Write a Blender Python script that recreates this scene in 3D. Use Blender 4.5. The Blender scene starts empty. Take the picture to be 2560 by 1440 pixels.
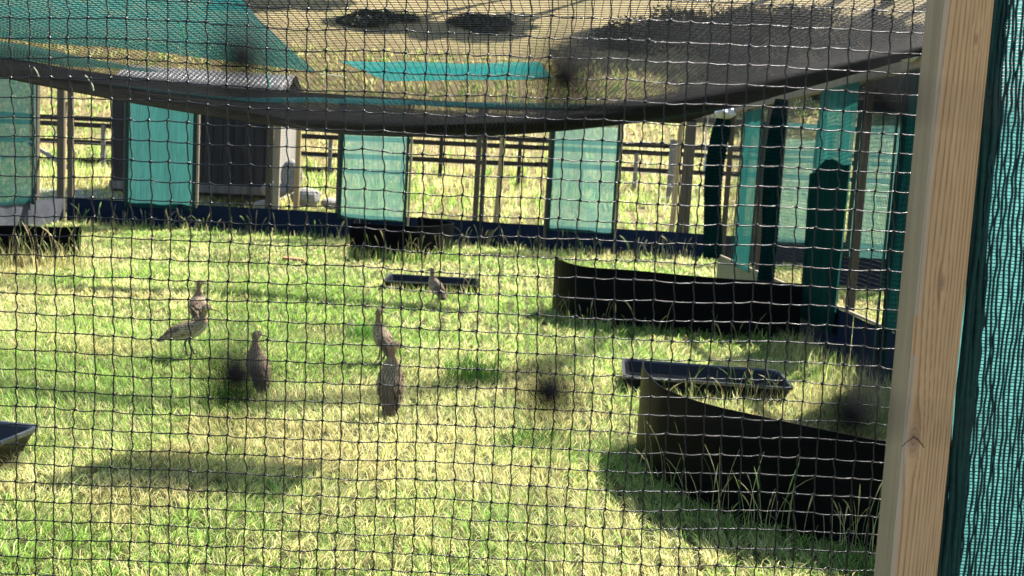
import bpy, math, random
import numpy as np
from mathutils import Vector, Matrix

random.seed(7)
rng = np.random.default_rng(11)
sc = bpy.context.scene
C = sc.collection
R = math.radians

# ------------------------------------------------------------------ camera
cam = bpy.data.cameras.new('camera')
cam.sensor_width = 36.0
cam.lens = 36.0 * 2600 / 2560
cam.clip_start = 0.02
cam.clip_end = 1500
cam.dof.use_dof = True
cam.dof.focus_distance = 3.3
cam.dof.aperture_fstop = 36.56 / 5.2
camo = bpy.data.objects.new('camera', cam)
C.objects.link(camo)
camo.matrix_world = Matrix.Translation((0, 0, 1.4)) @ Matrix.Rotation(R(90 - 6.6), 4, 'X') @ Matrix.Rotation(R(3.3), 4, 'Z')
sc.camera = camo

# ------------------------------------------------------------------ light
SUN_AZ, SUN_EL = R(34), R(48)
w = bpy.data.worlds.new('World')
sc.world = w
w.use_nodes = True
nt = w.node_tree
bg = nt.nodes['Background']
sky = nt.nodes.new('ShaderNodeTexSky')
sky.sky_type = 'NISHITA'
sky.sun_disc = False
sky.sun_elevation = SUN_EL
sky.sun_rotation = SUN_AZ
nt.links.new(sky.outputs[0], bg.inputs[0])
bg.inputs[1].default_value = 0.075
sl = bpy.data.lights.new('sun', 'SUN')
sl.energy = 5.0
sl.angle = R(0.55)
sl.color = (1.0, 0.95, 0.86)
so = bpy.data.objects.new('sun', sl)
C.objects.link(so)
sd = Vector((math.sin(SUN_AZ) * math.cos(SUN_EL), math.cos(SUN_AZ) * math.cos(SUN_EL), math.sin(SUN_EL)))
so.rotation_euler = sd.to_track_quat('Z', 'Y').to_euler()
so.location = (30, 15, 40)
vs = sc.view_settings
vs.view_transform = 'Standard'
vs.look = 'None'
vs.exposure = 1.95
vs.gamma = 1.0
vs.use_curve_mapping = False
try:
    sc.cycles.transparent_max_bounces = 24
    sc.cycles.max_bounces = 8
except Exception:
    pass

# ------------------------------------------------------------------ helpers
def tag(o, label=None, cat=None, group=None, kind=None):
    if label: o['label'] = label
    if cat: o['category'] = cat
    if group: o['group'] = group
    if kind: o['kind'] = kind
    return o

def empty(name, loc=(0, 0, 0), rz=0.0):
    o = bpy.data.objects.new(name, None)
    o.empty_display_size = 0.1
    C.objects.link(o)
    o.location = loc
    o.rotation_euler = (0, 0, rz)
    return o

def link(name, me, m=None, parent=None, smooth=False):
    if m is not None:
        me.materials.append(m)
    if smooth:
        me.polygons.foreach_set('use_smooth', np.ones(len(me.polygons), dtype=bool))
    o = bpy.data.objects.new(name, me)
    C.objects.link(o)
    if parent is not None:
        o.parent = parent
    return o

def np_mesh(name, V, loops, starts, col=None):
    me = bpy.data.meshes.new(name)
    V = np.ascontiguousarray(V, dtype=np.float32).reshape(-1, 3)
    me.vertices.add(len(V))
    me.vertices.foreach_set('co', V.ravel())
    me.loops.add(len(loops))
    me.loops.foreach_set('vertex_index', np.ascontiguousarray(loops, dtype=np.int32))
    me.polygons.add(len(starts))
    me.polygons.foreach_set('loop_start', np.ascontiguousarray(starts, dtype=np.int32))
    me.update(calc_edges=True)
    if col is not None:
        a = me.color_attributes.new('col', 'FLOAT_COLOR', 'POINT')
        cc = np.ones((len(V), 4), dtype=np.float32)
        cc[:, :3] = col
        a.data.foreach_set('color', cc.ravel())
    return me

def quad_mesh(name, V, Q, col=None):
    Q = np.asarray(Q, dtype=np.int32).reshape(-1, 4)
    return np_mesh(name, V, Q.ravel(), np.arange(len(Q)) * 4, col)

def tubes_np(P, r, k=4, ref=(0, 0, 1), caps=False):
    """P (N,M,3) polylines -> verts, quads."""
    P = np.asarray(P, dtype=np.float64)
    N, M, _ = P.shape
    T = np.gradient(P, axis=1)
    T /= np.linalg.norm(T, axis=2, keepdims=True) + 1e-12
    A = np.cross(T, np.asarray(ref, dtype=np.float64))
    A /= np.linalg.norm(A, axis=2, keepdims=True) + 1e-9
    B = np.cross(T, A)
    th = np.arange(k) * 2 * math.pi / k
    r = np.broadcast_to(np.asarray(r, dtype=np.float64), (N, M))[:, :, None, None]
    V = P[:, :, None, :] + r * (np.cos(th)[None, None, :, None] * A[:, :, None, :] + np.sin(th)[None, None, :, None] * B[:, :, None, :])
    idx = np.arange(N * M * k).reshape(N, M, k)
    a = idx[:, :-1, :]
    b = idx[:, 1:, :]
    Q = np.stack([a, np.roll(a, -1, 2), np.roll(b, -1, 2), b], axis=-1).reshape(-1, 4)
    return V.reshape(-1, 3), Q

class MB:
    """collects shapes, builds one mesh"""
    def __init__(s): s.v, s.f = [], []
    def add(s, V, F):
        n = len(s.v)
        s.v += [tuple(map(float, p)) for p in V]
        s.f += [tuple(int(i) + n for i in q) for q in F]
        return s
    def box(s, c, d, M=None, taper=0.0):
        x, y, z = d[0] / 2, d[1] / 2, d[2] / 2
        V = []
        for sz in (-1, 1):
            k = 1 - taper if sz > 0 else 1
            for sx, sy in ((-1, -1), (1, -1), (1, 1), (-1, 1)):
                p = Vector((sx * x * k, sy * y * k, sz * z))
                if M is not None: p = M @ p
                V.append(p + Vector(c))
        return s.add(V, [(3, 2, 1, 0), (4, 5, 6, 7), (0, 1, 5, 4), (1, 2, 6, 5), (2, 3, 7, 6), (3, 0, 4, 7)])
    def beam(s, a, b, wd, th, up=(0, 0, 1)):
        a, b = Vector(a), Vector(b)
        t = (b - a).normalized()
        u = t.cross(Vector(up))
        if u.length < 1e-4: u = Vector((1, 0, 0))
        u.normalize()
        v = u.cross(t)
        V = [p + u * (sx * wd / 2) + v * (sz * th / 2) for p in (a, b) for sx, sz in ((-1, -1), (1, -1), (1, 1), (-1, 1))]
        return s.add(V, [(0, 1, 2, 3), (7, 6, 5, 4), (1, 0, 4, 5), (2, 1, 5, 6), (3, 2, 6, 7), (0, 3, 7, 4)])
    def tube(s, pts, r, k=6, ref=(0.3, 0.2, 1), close=True):
        r = np.broadcast_to(np.asarray(r, dtype=float), (len(pts),))[None]
        V, Q = tubes_np(np.asarray(pts, dtype=float)[None], r, k, ref)
        n = len(s.v)
        s.add(V, Q)
        if close:
            s.f.append(tuple(n + i for i in range(k)))
            m = n + (len(pts) - 1) * k
            s.f.append(tuple(m + i for i in reversed(range(k))))
        return s
    def grid(s, G):
        """G (a,b,3) sheet"""
        G = np.asarray(G); a, b = G.shape[:2]
        i = np.arange(a * b).reshape(a, b)
        Q = np.stack([i[:-1, :-1], i[1:, :-1], i[1:, 1:], i[:-1, 1:]], -1).reshape(-1, 4)
        return s.add(G.reshape(-1, 3), Q)
    def build(s, name, m=None, parent=None, smooth=False, bevel=0.0, solid=0.0, auto=False):
        me = bpy.data.meshes.new(name)
        me.from_pydata(s.v, [], s.f)
        me.update()
        o = link(name, me, m, parent, smooth)
        if solid:
            md = o.modifiers.new('solid', 'SOLIDIFY'); md.thickness = solid; md.offset = 0
        if bevel:
            md = o.modifiers.new('bevel', 'BEVEL'); md.width = bevel; md.segments = 2; md.limit_method = 'ANGLE'
        return o

_L = rng.random((64, 64))
def vnoise(x, y, s=1.0, o=0.0):
    x = np.asarray(x) * s + o; y = np.asarray(y) * s + o * 1.7
    xi = np.floor(x).astype(int); yi = np.floor(y).astype(int)
    fx = x - xi; fy = y - yi
    fx = fx * fx * (3 - 2 * fx); fy = fy * fy * (3 - 2 * fy)
    g = lambda a, b: _L[a % 64, b % 64]
    return (g(xi, yi) * (1 - fx) + g(xi + 1, yi) * fx) * (1 - fy) + (g(xi, yi + 1) * (1 - fx) + g(xi + 1, yi + 1) * fx) * fy
def fbm(x, y, s=1.0, o=0.0, n=3):
    t = 0; a = 1; q = 0
    for i in range(n):
        t = t + a * vnoise(x, y, s * 2 ** i, o + 9.3 * i); q += a; a *= .5
    return t / q

def catmull(P, n):
    P = np.asarray(P, dtype=float)
    Q = np.vstack([2 * P[0] - P[1], P, 2 * P[-1] - P[-2]])
    t = np.linspace(0, len(P) - 1 - 1e-9, n)
    i = t.astype(int); f = (t - i)[:, None]
    a, b, c, d = Q[i], Q[i + 1], Q[i + 2], Q[i + 3]
    return .5 * ((2 * b) + (c - a) * f + (2 * a - 5 * b + 4 * c - d) * f ** 2 + (3 * b - a - 3 * c + d) * f ** 3)

# ------------------------------------------------------------------ materials
def nodes(name):
    m = bpy.data.materials.new(name)
    m.use_nodes = True
    n = m.node_tree
    return m, n, n.nodes['Principled BSDF'], n.nodes['Material Output']

def N(n, t, **kw):
    x = n.nodes.new(t)
    for k, v in kw.items():
        if k.startswith('i_'):
            key = k[2:]
            x.inputs[int(key) if key.isdigit() else key].default_value = v
        else:
            setattr(x, k, v)
    return x

def ramp(n, fac, stops):
    r = n.nodes.new('ShaderNodeValToRGB')
    e = r.color_ramp.elements
    while len(e) < len(stops): e.new(0.5)
    for el, (p, c) in zip(e, stops):
        el.position = p
        el.color = (*c, 1) if len(c) == 3 else c
    n.links.new(fac, r.inputs[0])
    return r.outputs[0]

def plain(name, c1, c2=None, rough=.7, scale=8, bump=0.0, stretch=(1, 1, 1), spec=.3, detail=6, metal=0):
    m, n, b, out = nodes(name)
    b.inputs['Roughness'].default_value = rough
    b.inputs['Specular IOR Level'].default_value = spec
    b.inputs['Metallic'].default_value = metal
    tc = N(n, 'ShaderNodeTexCoord')
    mp = N(n, 'ShaderNodeMapping'); mp.inputs['Scale'].default_value = stretch
    n.links.new(tc.outputs['Object'], mp.inputs[0])
    nz = N(n, 'ShaderNodeTexNoise', i_Scale=scale, i_Detail=detail, i_Roughness=.65)
    n.links.new(mp.outputs[0], nz.inputs['Vector'])
    col = ramp(n, nz.outputs[0], [(.32, c1), (.68, c2 or tuple(x * .7 for x in c1))])
    n.links.new(col, b.inputs['Base Color'])
    if bump:
        bp = N(n, 'ShaderNodeBump', i_Strength=bump, i_Distance=.01)
        n.links.new(nz.outputs[0], bp.inputs['Height'])
        n.links.new(bp.outputs[0], b.inputs['Normal'])
    return m

def cloth(name, c, see=.15, trans=.55, streak=.25, weave=None, wfac=.5, rough=.9):
    """shade cloth: diffuse + translucent + open weave"""
    m, n, b, out = nodes(name)
    n.nodes.remove(b)
    tc = N(n, 'ShaderNodeTexCoord')
    mp = N(n, 'ShaderNodeMapping'); mp.inputs['Scale'].default_value = (14, 14, .7)
    n.links.new(tc.outputs['Object'], mp.inputs[0])
    nz = N(n, 'ShaderNodeTexNoise', i_Scale=3.0, i_Detail=5)
    n.links.new(mp.outputs[0], nz.inputs['Vector'])
    k = 1 - streak
    col = ramp(n, nz.outputs[0], [(.3, tuple(x * k for x in c)), (.7, tuple(min(1, x * (1 + streak)) for x in c))])
    df = N(n, 'ShaderNodeBsdfDiffuse'); tr = N(n, 'ShaderNodeBsdfTranslucent')
    n.links.new(col, df.inputs[0]); n.links.new(col, tr.inputs[0])
    mx = N(n, 'ShaderNodeMixShader', i_0=trans)
    n.links.new(df.outputs[0], mx.inputs[1]); n.links.new(tr.outputs[0], mx.inputs[2])
    tp = N(n, 'ShaderNodeBsdfTransparent')
    m2 = N(n, 'ShaderNodeMixShader', i_0=see)
    n.links.new(mx.outputs[0], m2.inputs[1]); n.links.new(tp.outputs[0], m2.inputs[2])
    if weave:
        # open knitted weave: two line families, in metres of the cloth itself
        nz2 = N(n, 'ShaderNodeTexNoise', i_Scale=6.0, i_Detail=2)
        n.links.new(tc.outputs['Object'], nz2.inputs['Vector'])
        va = N(n, 'ShaderNodeVectorMath', operation='MULTIPLY_ADD')
        n.links.new(nz2.outputs['Color'], va.inputs[0]); va.inputs[1].default_value = (.03, .03, .03)
        n.links.new(tc.outputs['Object'], va.inputs[2])
        hs = []
        for d, p in (('X', weave[0]), ('Y', weave[1])):
            wv = N(n, 'ShaderNodeTexWave', wave_type='BANDS', bands_direction=d, i_Scale=math.pi / (10 * p))
            n.links.new(va.outputs[0], wv.inputs['Vector'])
            hs.append(wv.outputs['Fac'])
        mul = N(n, 'ShaderNodeMath', operation='MULTIPLY')
        n.links.new(hs[0], mul.inputs[0]); n.links.new(hs[1], mul.inputs[1])
        mr = N(n, 'ShaderNodeMapRange', i_1=.25, i_2=.6, i_3=see * .2, i_4=wfac)
        n.links.new(mul.outputs[0], mr.inputs[0])
        n.links.new(mr.outputs[0], m2.inputs[0])
    n.links.new(m2.outputs[0], out.inputs[0])
    return m

def blade_mat(name, trans=.5, rough=.5):
    m, n, b, out = nodes(name)
    at = N(n, 'ShaderNodeAttribute', attribute_name='col')
    b.inputs['Roughness'].default_value = rough
    b.inputs['Specular IOR Level'].default_value = .25
    n.links.new(at.outputs[0], b.inputs['Base Color'])
    tr = N(n, 'ShaderNodeBsdfTranslucent')
    n.links.new(at.outputs[0], tr.inputs[0])
    mx = N(n, 'ShaderNodeMixShader', i_0=trans)
    n.links.new(b.outputs[0], mx.inputs[1]); n.links.new(tr.outputs[0], mx.inputs[2])
    n.links.new(mx.outputs[0], out.inputs[0])
    return m

def wood(name, c1, c2, axis='Z', scale=30, rough=.75, bump=.25):
    st = {'Z': (1, 1, .05), 'X': (.05, 1, 1), 'Y': (1, .05, 1)}[axis]
    return plain(name, c1, c2, rough=rough, scale=scale, bump=bump, stretch=st, spec=.2)

M = {}
M['net'] = plain('black_net_cord', (.005, .005, .006), (.009, .009, .010), rough=.25, scale=400, bump=.4, spec=.4)
M['net_roof'] = plain('roof_net_cord', (.0022, .0026, .004), (.0045, .0045, .006), rough=.6, scale=200, spec=.08)
M['net_near'] = plain('dull_black_net_cord', (.003, .003, .004), (.005, .005, .006), rough=.9, scale=200, spec=.05)
M['wire'] = plain('galvanised_wire', (.25, .25, .25), (.35, .35, .34), rough=.4, metal=.6)
M['plastic'] = plain('black_sheet_plastic', (.0012, .0016, .0032), (.0026, .003, .0045), rough=.42, scale=5, bump=.05, spec=.03)
M['tray'] = plain('black_tray_plastic', (.004, .0045, .007), (.009, .009, .012), rough=.3, scale=9, bump=.05, spec=.3)
M['water'] = plain('dark_water', (.006, .008, .010), (.010, .012, .014), rough=.05, scale=3, spec=.6)
M['tray_rim'] = plain('tray_rim_plastic', (.03, .032, .038), (.05, .052, .058), rough=.25, scale=9, spec=.7)
M['skirt'] = plain('navy_skirt_sheet', (.003, .010, .030), (.008, .017, .042), rough=.6, scale=3, bump=.3, spec=.08)
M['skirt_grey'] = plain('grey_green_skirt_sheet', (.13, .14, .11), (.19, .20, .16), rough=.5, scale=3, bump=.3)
M['skirt_left'] = plain('sunlit_skirt_sheet', (.05, .053, .065), (.09, .094, .11), rough=.45, scale=3, bump=.3)  # lighter copy of the skirt sheet: sunlight on the left wall is in the colour
M['hem'] = plain('dark_green_hem', (.008, .04, .03), (.015, .06, .045), rough=.8, scale=60, bump=.3)
M['post'] = wood('weathered_post', (.07, .055, .04), (.15, .12, .085))
M['post_pale'] = wood('pale_batten', (.26, .21, .145), (.40, .33, .235))
M['stake'] = wood('yellow_stake', (.36, .26, .13), (.5, .38, .2), scale=18)
M['fence'] = wood('dark_fence_rail', (.016, .013, .011), (.035, .03, .025), axis='X', scale=14)
M['fence_post'] = wood('grey_fence_post', (.10, .09, .08), (.2, .185, .165), scale=14)
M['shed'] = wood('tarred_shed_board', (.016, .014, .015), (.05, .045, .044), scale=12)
M['shed_lit'] = wood('sunlit_shed_board', (.2, .185, .165), (.32, .30, .27), scale=12)  # pale copy of the shed board, with the sunlight put into its colour
M['iron'] = plain('corrugated_iron', (.07, .074, .085), (.13, .135, .15), rough=.45, scale=4, metal=.3)
M['stone'] = plain('pale_boulder', (.19, .18, .16), (.30, .285, .255), rough=.9, scale=5, bump=.8)
M['dirt'] = plain('dusty_ground', (.19, .175, .15), (.27, .25, .215), rough=.95, scale=4, bump=.6)
M['white'] = plain('white_plastic', (.8, .8, .82), (.7, .71, .74), rough=.4, scale=20)
M['twine_pink'] = plain('pink_twine', (.75, .42, .45), (.6, .35, .36), rough=.8, scale=90)
M['twine_white'] = plain('pale_twine', (.72, .74, .55), (.6, .62, .4), rough=.8, scale=90)
M['twine_green'] = plain('green_twine', (.06, .55, .35), (.1, .65, .4), rough=.8, scale=90)
M['brick'] = plain('red_brown_wood', (.36, .16, .07), (.5, .26, .13), rough=.85, scale=20, bump=.3)
M['teal'] = cloth('teal_screen_cloth', (.034, .13, .118), see=.12, trans=.62, streak=.22)
M['teal_thin'] = cloth('thin_teal_screen_cloth', (.075, .205, .18), see=.26, trans=.62, streak=.18)
M['teal_side'] = cloth('side_wall_teal_cloth', (.028, .15, .13), see=.12, trans=.5, streak=.3)
M['teal_dark'] = cloth('dark_green_doubled_cloth', (.004, .030, .028), see=.01, trans=.3, streak=.4)
M['roll'] = cloth('dark_green_rolled_cloth', (.003, .019, .019), see=.0, trans=.1, streak=.3)
M['roof_teal'] = cloth('roof_shade_cloth', (.014, .115, .112), see=.1, trans=.6, streak=.3, weave=(.020, .016), wfac=.62)
M['roof_turq'] = cloth('roof_turquoise_strip', (.035, .30, .285), see=.02, trans=.6, streak=.15, weave=(.024, .3), wfac=.3)
M['roof_blue'] = cloth('roof_blue_green_strip', (.02, .12, .14), see=.7, trans=.55, streak=.3, weave=(.02, .02), wfac=.85)
M['backing'] = cloth('turquoise_inner_sheet', (.21, .62, .60), see=.0, trans=.6, streak=.12)
M['grass'] = blade_mat('grass_blade')
M['straw'] = blade_mat('seed_stalk', .3)
M['leaf'] = blade_mat('hillside_leaf', .25)

def ground_material():
    m, n, b, out = nodes('meadow_ground')
    b.inputs['Roughness'].default_value = .95
    b.inputs['Specular IOR Level'].default_value = .1
    tc = N(n, 'ShaderNodeTexCoord')
    a = N(n, 'ShaderNodeTexNoise', i_Scale=.55, i_Detail=8, i_Roughness=.7)
    n.links.new(tc.outputs['Object'], a.inputs['Vector'])
    f = N(n, 'ShaderNodeTexNoise', i_Scale=9, i_Detail=8, i_Roughness=.8)
    mp = N(n, 'ShaderNodeMapping'); mp.inputs['Scale'].default_value = (.7, .35, .35)
    n.links.new(tc.outputs['Object'], mp.inputs[0])
    n.links.new(mp.outputs[0], f.inputs['Vector'])
    lawn = ramp(n, f.outputs[0], [(.3, (.022, .032, .010)), (.62, (.11, .105, .04))])
    hill = ramp(n, f.outputs[0], [(.28, (.10, .077, .036)), (.45, (.225, .172, .08)), (.66, (.36, .29, .14))])
    green = ramp(n, a.outputs[0], [(.50, (0, 0, 0)), (.66, (1, 1, 1))])
    gm = N(n, 'ShaderNodeMixRGB'); gm.inputs[2].default_value = (.14, .155, .04, 1)
    sc_ = N(n, 'ShaderNodeMath', operation='MULTIPLY', i_1=.55)
    n.links.new(green, sc_.inputs[0]); n.links.new(sc_.outputs[0], gm.inputs[0]); n.links.new(hill, gm.inputs[1])
    sx = N(n, 'ShaderNodeSeparateXYZ'); n.links.new(tc.outputs['Object'], sx.inputs[0])
    mr = N(n, 'ShaderNodeMapRange', i_1=18.0, i_2=24.0); n.links.new(sx.outputs['Y'], mr.inputs[0])
    mx = N(n, 'ShaderNodeMixRGB')
    n.links.new(mr.outputs[0], mx.inputs[0]); n.links.new(lawn, mx.inputs[1]); n.links.new(gm.outputs[0], mx.inputs[2])
    n.links.new(mx.outputs[0], b.inputs['Base Color'])
    bp = N(n, 'ShaderNodeBump', i_Strength=.9, i_Distance=.08)
    n.links.new(f.outputs[0], bp.inputs['Height']); n.links.new(bp.outputs[0], b.inputs['Normal'])
    return m
M['ground'] = ground_material()

# ------------------------------------------------------------------ terrain
TY = [-60, 18.2, 19.2, 20.8, 23, 26, 31, 45, 68, 120, 260, 500]
TZ = [0, 0, .17, .42, .66, .90, 2.1, 7.2, 15.2, 32, 74, 140]
def terrain(x, y):
    x = np.asarray(x, dtype=float); y = np.asarray(y, dtype=float)
    z = np.interp(y, TY, TZ)
    far = np.clip((y - 24) / 30, 0, 1)
    z = z + far * (fbm(x, y, .05, 3.1) - .5) * 1.6
    z = z + np.clip((y - 18) / 5, 0, 1) * (fbm(x, y, .5, 5.0) - .5) * .18 + (fbm(x, y, .8, 1.2) - .5) * .03 * (y < 18.2)
    z = z + np.clip((y - 20) / 6, 0, 1) * np.clip(x, -20, 20) * .012
    return z
ys = np.concatenate([np.linspace(-40, 2, 12), np.linspace(2.4, 30, 140), 30 * np.exp(np.linspace(.02, math.log(480 / 30), 90))])
xs = np.concatenate([-np.exp(np.linspace(math.log(320), math.log(12.5), 30)), np.linspace(-12, 12, 110), np.exp(np.linspace(math.log(12.5), math.log(320), 30))])
GX, GY = np.meshgrid(xs, ys, indexing='ij')
g = MB().grid(np.stack([GX, GY, terrain(GX, GY)], -1)).build('ground', M['ground'], smooth=True)
tag(g, kind='structure')

# ------------------------------------------------------------------ grass
def blades(n, X, Y, L, W, lean_dir, lean, col_base, col_tip, z0=None):
    """n blades: two-segment tapering leaves"""
    Z = terrain(X, Y) if z0 is None else z0
    dx, dy = np.cos(lean_dir), np.sin(lean_dir)
    sa = rng.uniform(0, 2 * math.pi, n)
    wx, wy = np.cos(sa) * W / 2, np.sin(sa) * W / 2
    h1, o1 = L * .55 * np.cos(lean * .6), L * .55 * np.sin(lean * .6)
    h2, o2 = h1 + L * .45 * np.cos(lean * 1.5), o1 + L * .45 * np.sin(lean * 1.5)
    V = np.empty((n, 5, 3), dtype=np.float32)
    base = np.stack([X, Y, Z - .004], -1)
    wv = np.stack([wx, wy, np.zeros(n)], -1)
    V[:, 0] = base - wv; V[:, 1] = base + wv
    mid = base + np.stack([dx * o1, dy * o1, h1], -1)
    V[:, 2] = mid + wv * .8; V[:, 3] = mid - wv * .8
    V[:, 4] = base + np.stack([dx * o2, dy * o2, np.maximum(h2, .004)], -1)
    cb = np.empty((n, 5, 3), dtype=np.float32)
    cb[:, :2] = col_base[:, None] * .8; cb[:, 2:4] = (.5 * col_base + .5 * col_tip)[:, None]; cb[:, 4] = col_tip
    i0 = np.arange(n, dtype=np.int32)[:, None] * 5
    loops = (i0 + np.array([0, 1, 2, 3, 3, 2, 4], dtype=np.int32)[None]).ravel()
    st = (np.arange(n, dtype=np.int32)[:, None] * 7 + np.array([0, 4], dtype=np.int32)[None]).ravel()
    return V.reshape(-1, 3), loops, st, cb.reshape(-1, 3)

STRAW = np.array([.66, .56, .20]); GREEN = np.array([.24, .49, .06]); DEEP = np.array([.05, .15, .028]); PALE = np.array([.86, .79, .42])
def grass_colours(X, Y, n, bias=0.0):
    s = fbm(X, Y, .55, 2.0, 3) * .55 + fbm(X, Y, 2.2, 7.0, 3) * .45
    s = np.clip((s - .5) * 3.4 + .50 + bias, 0, 1)
    pick = rng.random(n)
    dry = (pick < s * .72 + .18)[:, None]
    var = rng.uniform(.45, 1.45, n)[:, None]
    t = rng.random(n)[:, None]
    g = (GREEN * t + DEEP * (1 - t) * .55 + GREEN * (1 - t) * .45)
    d = STRAW * t + PALE * (1 - t)
    c = np.where(dry, d, g) * var
    mixg = np.array([.46, .52, .13])
    c = c * .86 + .14 * mixg * var
    dead = np.clip((fbm(X, Y, .75, 31.0, 3) - .62) * 6, 0, .4)[:, None]
    c = c * (1 - dead) + dead * np.array([.46, .33, .17]) * var
    tip = c * .9 + .12 * PALE
    return np.clip(c * .95, 0, .9).astype(np.float32), np.clip(tip * 1.18, 0, .92).astype(np.float32)


def blade_object(name, parts, mat, label, cat, kind='stuff'):
    Vs, Ls, Ss, Cs = [], [], [], []
    nv = nl = 0
    for V, L, S, c in parts:
        Vs.append(V); Ls.append(L + nv); Ss.append(S + nl); Cs.append(c)
        nv += len(V); nl += len(L)
    me = np_mesh(name, np.concatenate(Vs), np.concatenate(Ls), np.concatenate(Ss), np.concatenate(Cs))
    o = link(name, me, mat)
    return tag(o, label, cat, kind=kind)

TRAYS = [(-.87, 11.35, 1.04, .72, R(2)), (1.30, 6.78, 1.08, .62, R(-5)), (-2.60, 4.42, 1.0, .46, R(-8))]
def off_trays(X, Y):
    k = np.ones(len(X), dtype=bool)
    for cx, cy, l, w_, a in TRAYS:
        dx, dy = X - cx, Y - cy
        u = dx * math.cos(a) + dy * math.sin(a); v = -dx * math.sin(a) + dy * math.cos(a)
        k &= ~((np.abs(u) < l / 2 - .01) & (np.abs(v) < w_ / 2 - .01))
    return k
_J = rng.random((256, 256, 3))
def lawn_part(y0, y1, dens, Lr, W0, bias=0.0, lean=(.35, 1.15), clump=.075):
    yy = np.linspace(y0, y1, 200)
    wd = 1.06 * yy + .6
    n = int(float(np.sum((wd[1:] + wd[:-1]) / 2 * np.diff(yy))) * dens)
    cdf = np.cumsum(wd); cdf = cdf / cdf[-1]
    Y = np.interp(rng.random(n), np.concatenate([[0], cdf]), np.concatenate([[y0], yy]))
    X = (rng.random(n) - .5) * (1.06 * Y + .6)
    # blades gather in small clumps and fall outwards from them
    cl = clump * np.maximum(1, Y / 7)
    cl = clump * 2.0 ** np.round(np.log2(np.maximum(1, Y / 6)))
    ix, iy = np.floor(X / cl).astype(int), np.floor(Y / cl).astype(int)
    jj = _J[ix % 256, iy % 256]
    cx, cy = (ix + jj[:, 0]) * cl, (iy + jj[:, 1]) * cl
    out = np.arctan2(Y - cy, X - cx)
    X = X + (cx - X) * .38; Y = Y + (cy - Y) * .38
    k = off_trays(X, Y)
    X, Y, out, jj = X[k], Y[k], out[k], jj[k]
    n = len(X)
    L = rng.uniform(*Lr, n) * (.5 + .6 * fbm(X, Y, 1.1, 4.0) + .45 * jj[:, 2])
    flow = fbm(X, Y, 1.3, 12.0, 2) * 10
    ld = np.where(rng.random(n) < .5, out, flow) + rng.normal(0, .7, n)
    le = rng.uniform(*lean, n)
    W = W0 * np.maximum(1, Y / 5.0) * rng.uniform(.6, 1.3, n)
    cb, ct = grass_colours(X, Y, n, bias + (jj[:, 2] - .5) * .55)
    return blades(n, X, Y, L, W, ld, le, cb, ct)

blade_object('lawn_grass', [
    lawn_part(2.9, 5.0, 8200, (.045, .10), .0030, -.07, (.5, 1.35)),
    lawn_part(5.0, 8.0, 5200, (.045, .095), .0031, -.14, (.45, 1.3)),
    lawn_part(8.0, 12.0, 2200, (.05, .105), .0036, -.12, (.45, 1.3)),
    lawn_part(12.0, 18.0, 850, (.045, .10), .0040, -.1, (.45, 1.25)),
], M['grass'], 'short matted green and straw coloured lawn grass inside the pen', 'grass')
blade_object('meadow_grass', [
    lawn_part(18.0, 22.0, 300, (.08, .18), .004, -.08, (.2, .9)),
    lawn_part(22.0, 27.5, 170, (.12, .30), .0045, -.15, (.1, .6)),
    lawn_part(27.5, 40.0, 60, (.10, .22), .006, .3, (.1, .7)),
], M['grass'], 'rough longer meadow grass growing behind the far wall', 'grass')

def tall_part(P, spread, n, Lr, up=.35, colours=None):
    """stems round the points P, longer and looser than the lawn"""
    P = np.asarray(P, dtype=float)
    i = rng.integers(0, len(P), n)
    X = P[i, 0] + np.clip(rng.normal(0, spread, n), -1.7 * spread, 1.7 * spread); Y = P[i, 1] + np.clip(rng.normal(0, spread, n), -1.7 * spread, 1.7 * spread)
    k = off_trays(X, Y); X, Y = X[k], Y[k]; n = len(X)
    L = rng.uniform(*Lr, n); ld = rng.uniform(0, 2 * math.pi, n); le = np.abs(rng.normal(up, .25, n))
    d = np.maximum(1, Y / 5.0)
    cb, ct = grass_colours(X, Y, n, .05) if colours is None else colours(n)
    return blades(n, X, Y, L, .0035 * d * rng.uniform(.6, 1.2, n), ld, le, cb, ct)

def along(pts, n):
    P = catmull(np.array(pts, dtype=float), n)
    return P

def stalks(P, spread, n, Lr, head=.35):
    V_, Q_, c_ = [], [], []
    P = np.asarray(P, dtype=float)
    i = rng.integers(0, len(P), n)
    X = P[i, 0] + rng.normal(0, spread, n); Y = P[i, 1] + rng.normal(0, spread, n); Z = terrain(X, Y)
    L = rng.uniform(*Lr, n); ld = rng.uniform(0, 2 * math.pi, n); be = rng.uniform(.15, 1.25, n)
    t = np.linspace(0, 1, 8)[None]
    a = be[:, None] * t ** 1.3
    seg = L[:, None] / 7
    ox = np.cumsum(np.sin(a) * seg, 1); oz = np.cumsum(np.cos(a) * seg, 1)
    pts = np.stack([X[:, None] + np.cos(ld)[:, None] * ox, Y[:, None] + np.sin(ld)[:, None] * ox, Z[:, None] + oz], -1)
    d = np.maximum(1, Y / 6.0)[:, None]
    r = np.full((n, 8), .0010) * d
    hd = (rng.random(n) < head)[:, None]
    r[:, 5:7] = np.where(hd, .0030 * d, r[:, 5:7]); r[:, 7:] = .0004
    V, Q = tubes_np(pts, r, 4, (.31, .2, .93))
    dry = rng.random(n) < .65
    c = np.where(dry[:, None], np.array([.66, .58, .32]), np.array([.30, .42, .12])) * rng.uniform(.7, 1.15, n)[:, None]
    return V, Q, np.repeat(c, 8 * 4, axis=0).astype(np.float32)

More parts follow.
